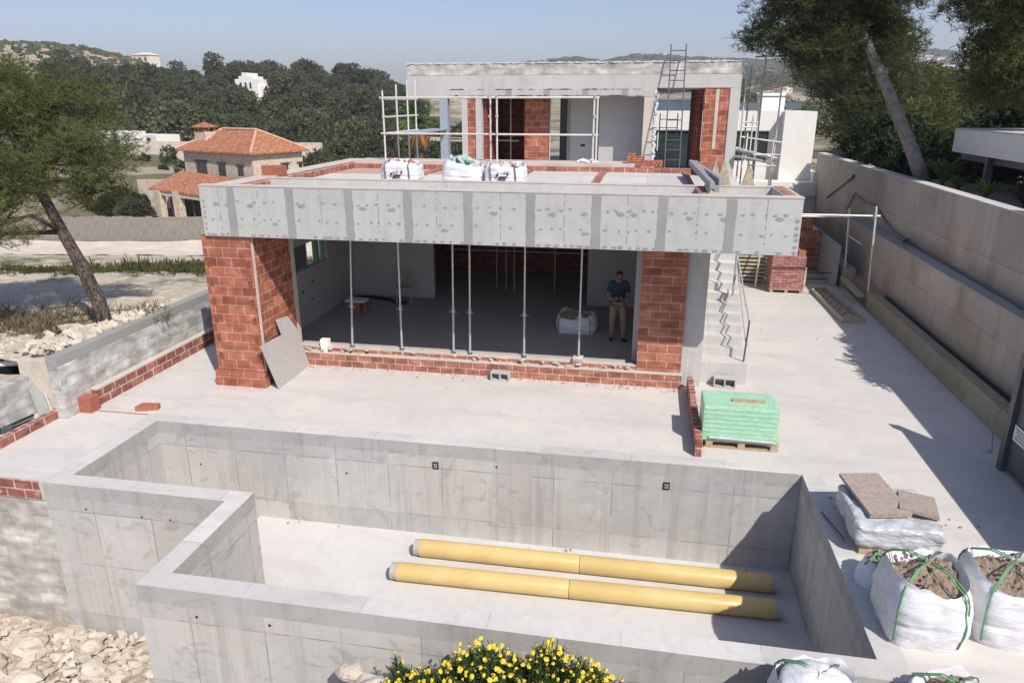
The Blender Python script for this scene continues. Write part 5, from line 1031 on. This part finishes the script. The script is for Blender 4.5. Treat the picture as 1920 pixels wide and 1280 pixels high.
# ------------------------------------------------------------------ far trees
def protos():
    P=[]
    for k in range(6):
        rg=random.Random(100+k); lob=[((rg.gauss(0,.9),rg.gauss(0,.9),4.6+rg.gauss(0,.7)),(rg.uniform(1.6,2.6),rg.uniform(1.6,2.6),rg.uniform(1.0,1.7))) for _ in range(6)]
        lob.append(((0,0,5.2),(2.4,2.4,1.9)))
        cm=crown(lob,1500,.42,3,200+k,.72,.55,.3)
        me_c=cm.build('crown',MT['far']).data; tm=MB().tube([(0,0,-1.5),(.2,.1,2.2),(0,0,4.6)],[.22,.18,.1],6); me_t=tm.build('trunk',MT['bark']).data
        for o in [q for q in COL.objects if q.data in (me_c,me_t)]: bpy.data.objects.remove(o)
        P.append((me_c,me_t))
    return P
PT=protos()
def ftree(x,y,z,s,k,label,group,name='pine_tree'):
    r=root(name,(x,y,z),label,'tree',group,TR.random()*6.28); r.scale=(s,s,s*TR.uniform(.85,1.15))
    for nm,me in zip(('crown','trunk'),PT[k]): o=bpy.data.objects.new(nm,me); COL.objects.link(o); o.parent=r
TR=random.Random(77); n1=0; placed=[]
def forest(count,u0,u1,d0,d1,label,group,smin=.8,smax=1.25,gap=3.6,bare=None):
    c=0; tries=0
    while c<count and tries<count*40:
        tries+=1; u=TR.uniform(u0,u1); dd=math.sqrt(TR.uniform(d0*d0,d1*d1)); x,y,_=polar(u,dd)
        s=TR.uniform(smin,smax)
        if any((x-a)**2+(y-b)**2<(gap*s)**2 for a,b in placed): continue
        if bare and bare(u,dd,x,y): continue
        placed.append((x,y)); ftree(x,y,far_h(x,y)-.4,s,TR.randrange(6),label,group); c+=1
forest(110,235,775,170,262,'dark pine on the round wooded hill above the stone house','pines on the round wooded hill',.8,1.25,4.2,lambda u,d,x,y: (450<u<503 and 176<d<222))
forest(85,225,900,100,168,'dark green pine in the valley between the stone house and the wooded hill','pines in the valley behind the stone house',.6,1.0,4.0,lambda u,d,x,y:(225<u<330 and d<125))
forest(16,110,240,170,330,'scattered pine on the terraced left hillside','pines on the terraced hillside',.9,1.6,6)
forest(26,1380,1860,90,420,'pine on the far right hillside beyond the villa','pines on the right hillside',1,1.8,6)
forest(18,700,900,60,105,'low green tree seen under the upper slab between scaffold poles','trees behind the open upper terrace',.6,.9,3)
forest(12,560,660,70,110,'bushy tree between the stone house and the villa roof','trees right of the stone house',.6,.85,3)
# wood mass filling behind
m=MB(); TM=random.Random(5)
def addw(x,y,z,s):
    for k in range(300):
        d=Vector((TM.gauss(0,1),TM.gauss(0,1),TM.gauss(.3,.8))).normalized(); p=Vector((x,y,z))+Vector((d.x*3.6,d.y*3.6,3.2+d.z*3.0))*s*TM.uniform(.85,1.05); tuft(m,p,.55*s,1,TM,.95,.4)
cnt=0
for _ in range(820):
    r_=TM.random()
    if r_<.45: u,dd=TM.uniform(225,790),math.sqrt(TM.uniform(150**2,275**2))
    elif r_<.52: u,dd=TM.uniform(230,960),math.sqrt(TM.uniform(110**2,185**2))
    elif r_<.80: u,dd=TM.uniform(90,240),TM.uniform(170,270)
    else: u,dd=TM.uniform(1380,1880),TM.uniform(120,600)
    if (450<u<503 and 176<dd<222) or (225<u<335 and dd<125): continue
    x,y,_z=polar(u,dd); addw(x,y,far_h(x,y)-1.2,TM.uniform(.6,1.05)); cnt+=1
for _ in range(60):
    u,dd=TM.uniform(775,845),TM.uniform(400,460); x,y,_z=polar(u,dd); addw(x,y,far_h(x,y)+1,1.1)
tag(m.build('woods',MT['far']),'dense mass of dark pines covering the hills behind the named trees','woods',None,'stuff')
# far ridge scrub
m=MB()
for _ in range(9000):
    u=TM.uniform(950,1900); dd=TM.uniform(600,1480); x,y,_z=polar(u,dd); s=TM.uniform(2,5); m.obox((x,y,far_h(x,y)+s*.2),(s*1.6,s*1.4,s),(0,0,TM.random()*3),jit=s*.35)
for _ in range(500):
    u=TM.uniform(-50,300); dd=TM.uniform(380,560); x,y,_z=polar(u,dd); s=TM.uniform(.8,2.2); m.obox((x,y,far_h(x,y)+s*.2),(s*1.6,s*1.4,s),(0,0,TM.random()*3),jit=s*.35)
tag(m.build('scrub',MT['far']),'scrub and far woodland speckling the distant ridges','scrub',None,'stuff')
# palm behind upper terrace
pm=root('palm_tree',(-14.5,47,-3),'palm with dead orange fronds seen below the upper slab','tree')
m=MB(); rg=random.Random(3)
def frond(m,c,a,el,l,rg,dr=.5):
    p=Vector(c); d=Vector((math.cos(a)*math.cos(el),math.sin(a)*math.cos(el),math.sin(el)))
    for j in range(9):
        q=p+d*l/9; d=(d+Vector((0,0,-dr/9*2))).normalized(); s=d.cross(Vector((0,0,1))).normalized()
        for sg_ in (-1,1):
            tip=q+s*sg_*l*.22*(1-j/12)+d*.15-Vector((0,0,.12)); m.add([tuple(p),tuple(q),tuple(tip)],[(0,1,2)])
        p=q
pc=polar(785,49,240)
for k in range(26): frond(m,(pc[0],pc[1],pc[2]+.3),rg.random()*6.28,rg.uniform(.1,1.3),1.5,rg)
m.build('fronds',MT['leafg'],pm)
MT['deadfrond']=plain('dead_fronds',(.30,.15,.05),.9,var=.3); m=MB()
for k in range(34): frond(m,(pc[0],pc[1],pc[2]+.0),rg.random()*6.28,rg.uniform(-1.3,-.1),1.3,rg,1.2)
m.build('dead_skirt',MT['deadfrond'],pm); MB().tube([(pc[0],pc[1],-5),(pc[0],pc[1],pc[2])],.25,10).build('trunk',MT['bark'],pm)
tag(MB().beam(polar(700,105,258),polar(870,100,262),.4,.5).build('terrace_wall',MT['stone']),'pale low wall line in the valley seen under the upper slab','wall')
# ------------------------------------------------------------------ weeds and flowers
m=MB(); WR=random.Random(21)
def clump(m,x,y,z,s,n,rg,w=.12): tuft(m,Vector((x,y,z)),s,n,rg,w,1.3)
for _ in range(16000):
    x=WR.uniform(-34,-10.9); yy=WR.triangular(19.5,31,23)+.25*(x+18); 
    if noise.noise(Vector((x*.5,yy*.5,3)))<-.1: continue
    clump(m,x,yy,near_h(x,yy),WR.uniform(.08,.34),4,WR,.12)
for _ in range(2600):
    x=WR.uniform(-19.5,-10.9); yy=WR.gauss(27,1.4)+.5*(x+15)*.5; clump(m,x,yy,near_h(x,yy),WR.uniform(.3,.75),5,WR,.10)
tag(m.build('weeds',MT['weed']),'green and brown weeds growing in a band across the dirt slope','weeds',None,'stuff')
m=MB()
for _ in range(1000):
    x=WR.uniform(-18,-12.2); yy=WR.gauss(13.2,.5)+.08*(x+15); clump(m,x,yy,near_h(x,yy),WR.uniform(.1,.38),5,WR,.07)
for _ in range(160): clump(m,WR.gauss(-13.2,.3),WR.gauss(11.9,.15),.9,WR.uniform(.1,.25),5,WR,.06)
for _ in range(120): clump(m,WR.gauss(-11.35,.35),WR.gauss(14.3,.2),1.1,WR.uniform(.1,.4),5,WR,.06)
tag(m.build('dry_brush',MT['drybrush']),'dry grey-brown brushwood under the leaning pine','brush',None,'stuff')
def daisy(name,label,cx,cy,rx,ry,zb,zt,nf,seed,nst):
    rg=random.Random(seed); r=root(name,(cx,cy,zb),label,'flowers'); st_=MB(); pt=MB()
    for k in range(nst):
        a=rg.random()*6.28; q=rg.random()**.5; x=cx+rx*q*math.cos(a); y=cy+ry*q*math.sin(a); zz=zb+(zt-zb)*(1-.55*q*q)*rg.uniform(.62,1.0)*(1+.16*fbm(x*2.3,seed*3.1)); b0=Vector((cx+(x-cx)*.5,cy+(y-cy)*.5,zb)); top=Vector((x,y,zz))
        st_.tube([b0,b0.lerp(top,.6)+Vector((rg.gauss(0,.03),rg.gauss(0,.03),.03)),top],[.006,.005,.004],4)
        for j in range(5): tuft(st_,b0.lerp(top,rg.uniform(.35,.97)),.09,6,rg,.12,.4)
        if k<nf:
            n=Vector((rg.gauss(0,.55),rg.gauss(-.3,.5),1)).normalized(); u=n.cross(Vector((1,0,0))).normalized(); v=n.cross(u); rad=rg.uniform(.015,.034); b=len(pt.v)
            np_=12; ring=[]
            pt.v.append(tuple(top+n*.006)); pt.f+=[(b,b+1+i,b+1+(i+1)%np_) for i in range(np_)]; pt.m+=[0]*np_
            for i in range(np_): t=2*PI*i/np_; rr_=rad*(1 if i%2 else .78); pt.v.append(tuple(top+(u*math.cos(t)+v*math.sin(t))*rr_-n*.004))
            pt.tube([top,top+n*.014],[rad*.45,rad*.3],8)
    st_.build('foliage',MT['stemd'],r); pt.build('flower_heads',MT['petal'],r)
daisy('daisy_bush','large yellow daisy bush in bloom in front of the pool wall',-.88,5.95,1.5,.5,-.75,.53,1150,1,1900)
daisy('daisy_bush','small yellow daisy clump right of the large bush',.86,5.9,.36,.3,-.5,.36,110,2,200)
daisy('daisy_bush','sparse straggly daisy stems at the right end of the flowers',1.12,5.85,.22,.25,-.5,.45,16,3,45)
daisy('daisy_bush','pale thin daisy stems at the left end of the flowers',-2.35,6.05,.22,.25,-.7,.22,18,4,60)
# haze
hz=MB().box(-2400,2400,-30,2900,-9,130); ho=hz.build('haze',[]); ho['kind']='stuff'; ho.data.materials.clear()
hm=bpy.data.materials.new('haze_air'); hm.use_nodes=True; nt=hm.node_tree; nt.nodes.remove(nt.nodes['Principled BSDF']); vv=nt.nodes.new('ShaderNodeVolumePrincipled'); vv.inputs['Density'].default_value=.00040; vv.inputs['Color'].default_value=(.93,.96,1,1); vv.inputs['Anisotropy'].default_value=.2
nt.links.new(vv.outputs[0],nt.nodes['Material Output'].inputs['Volume']); ho.data.materials.append(hm); _=0
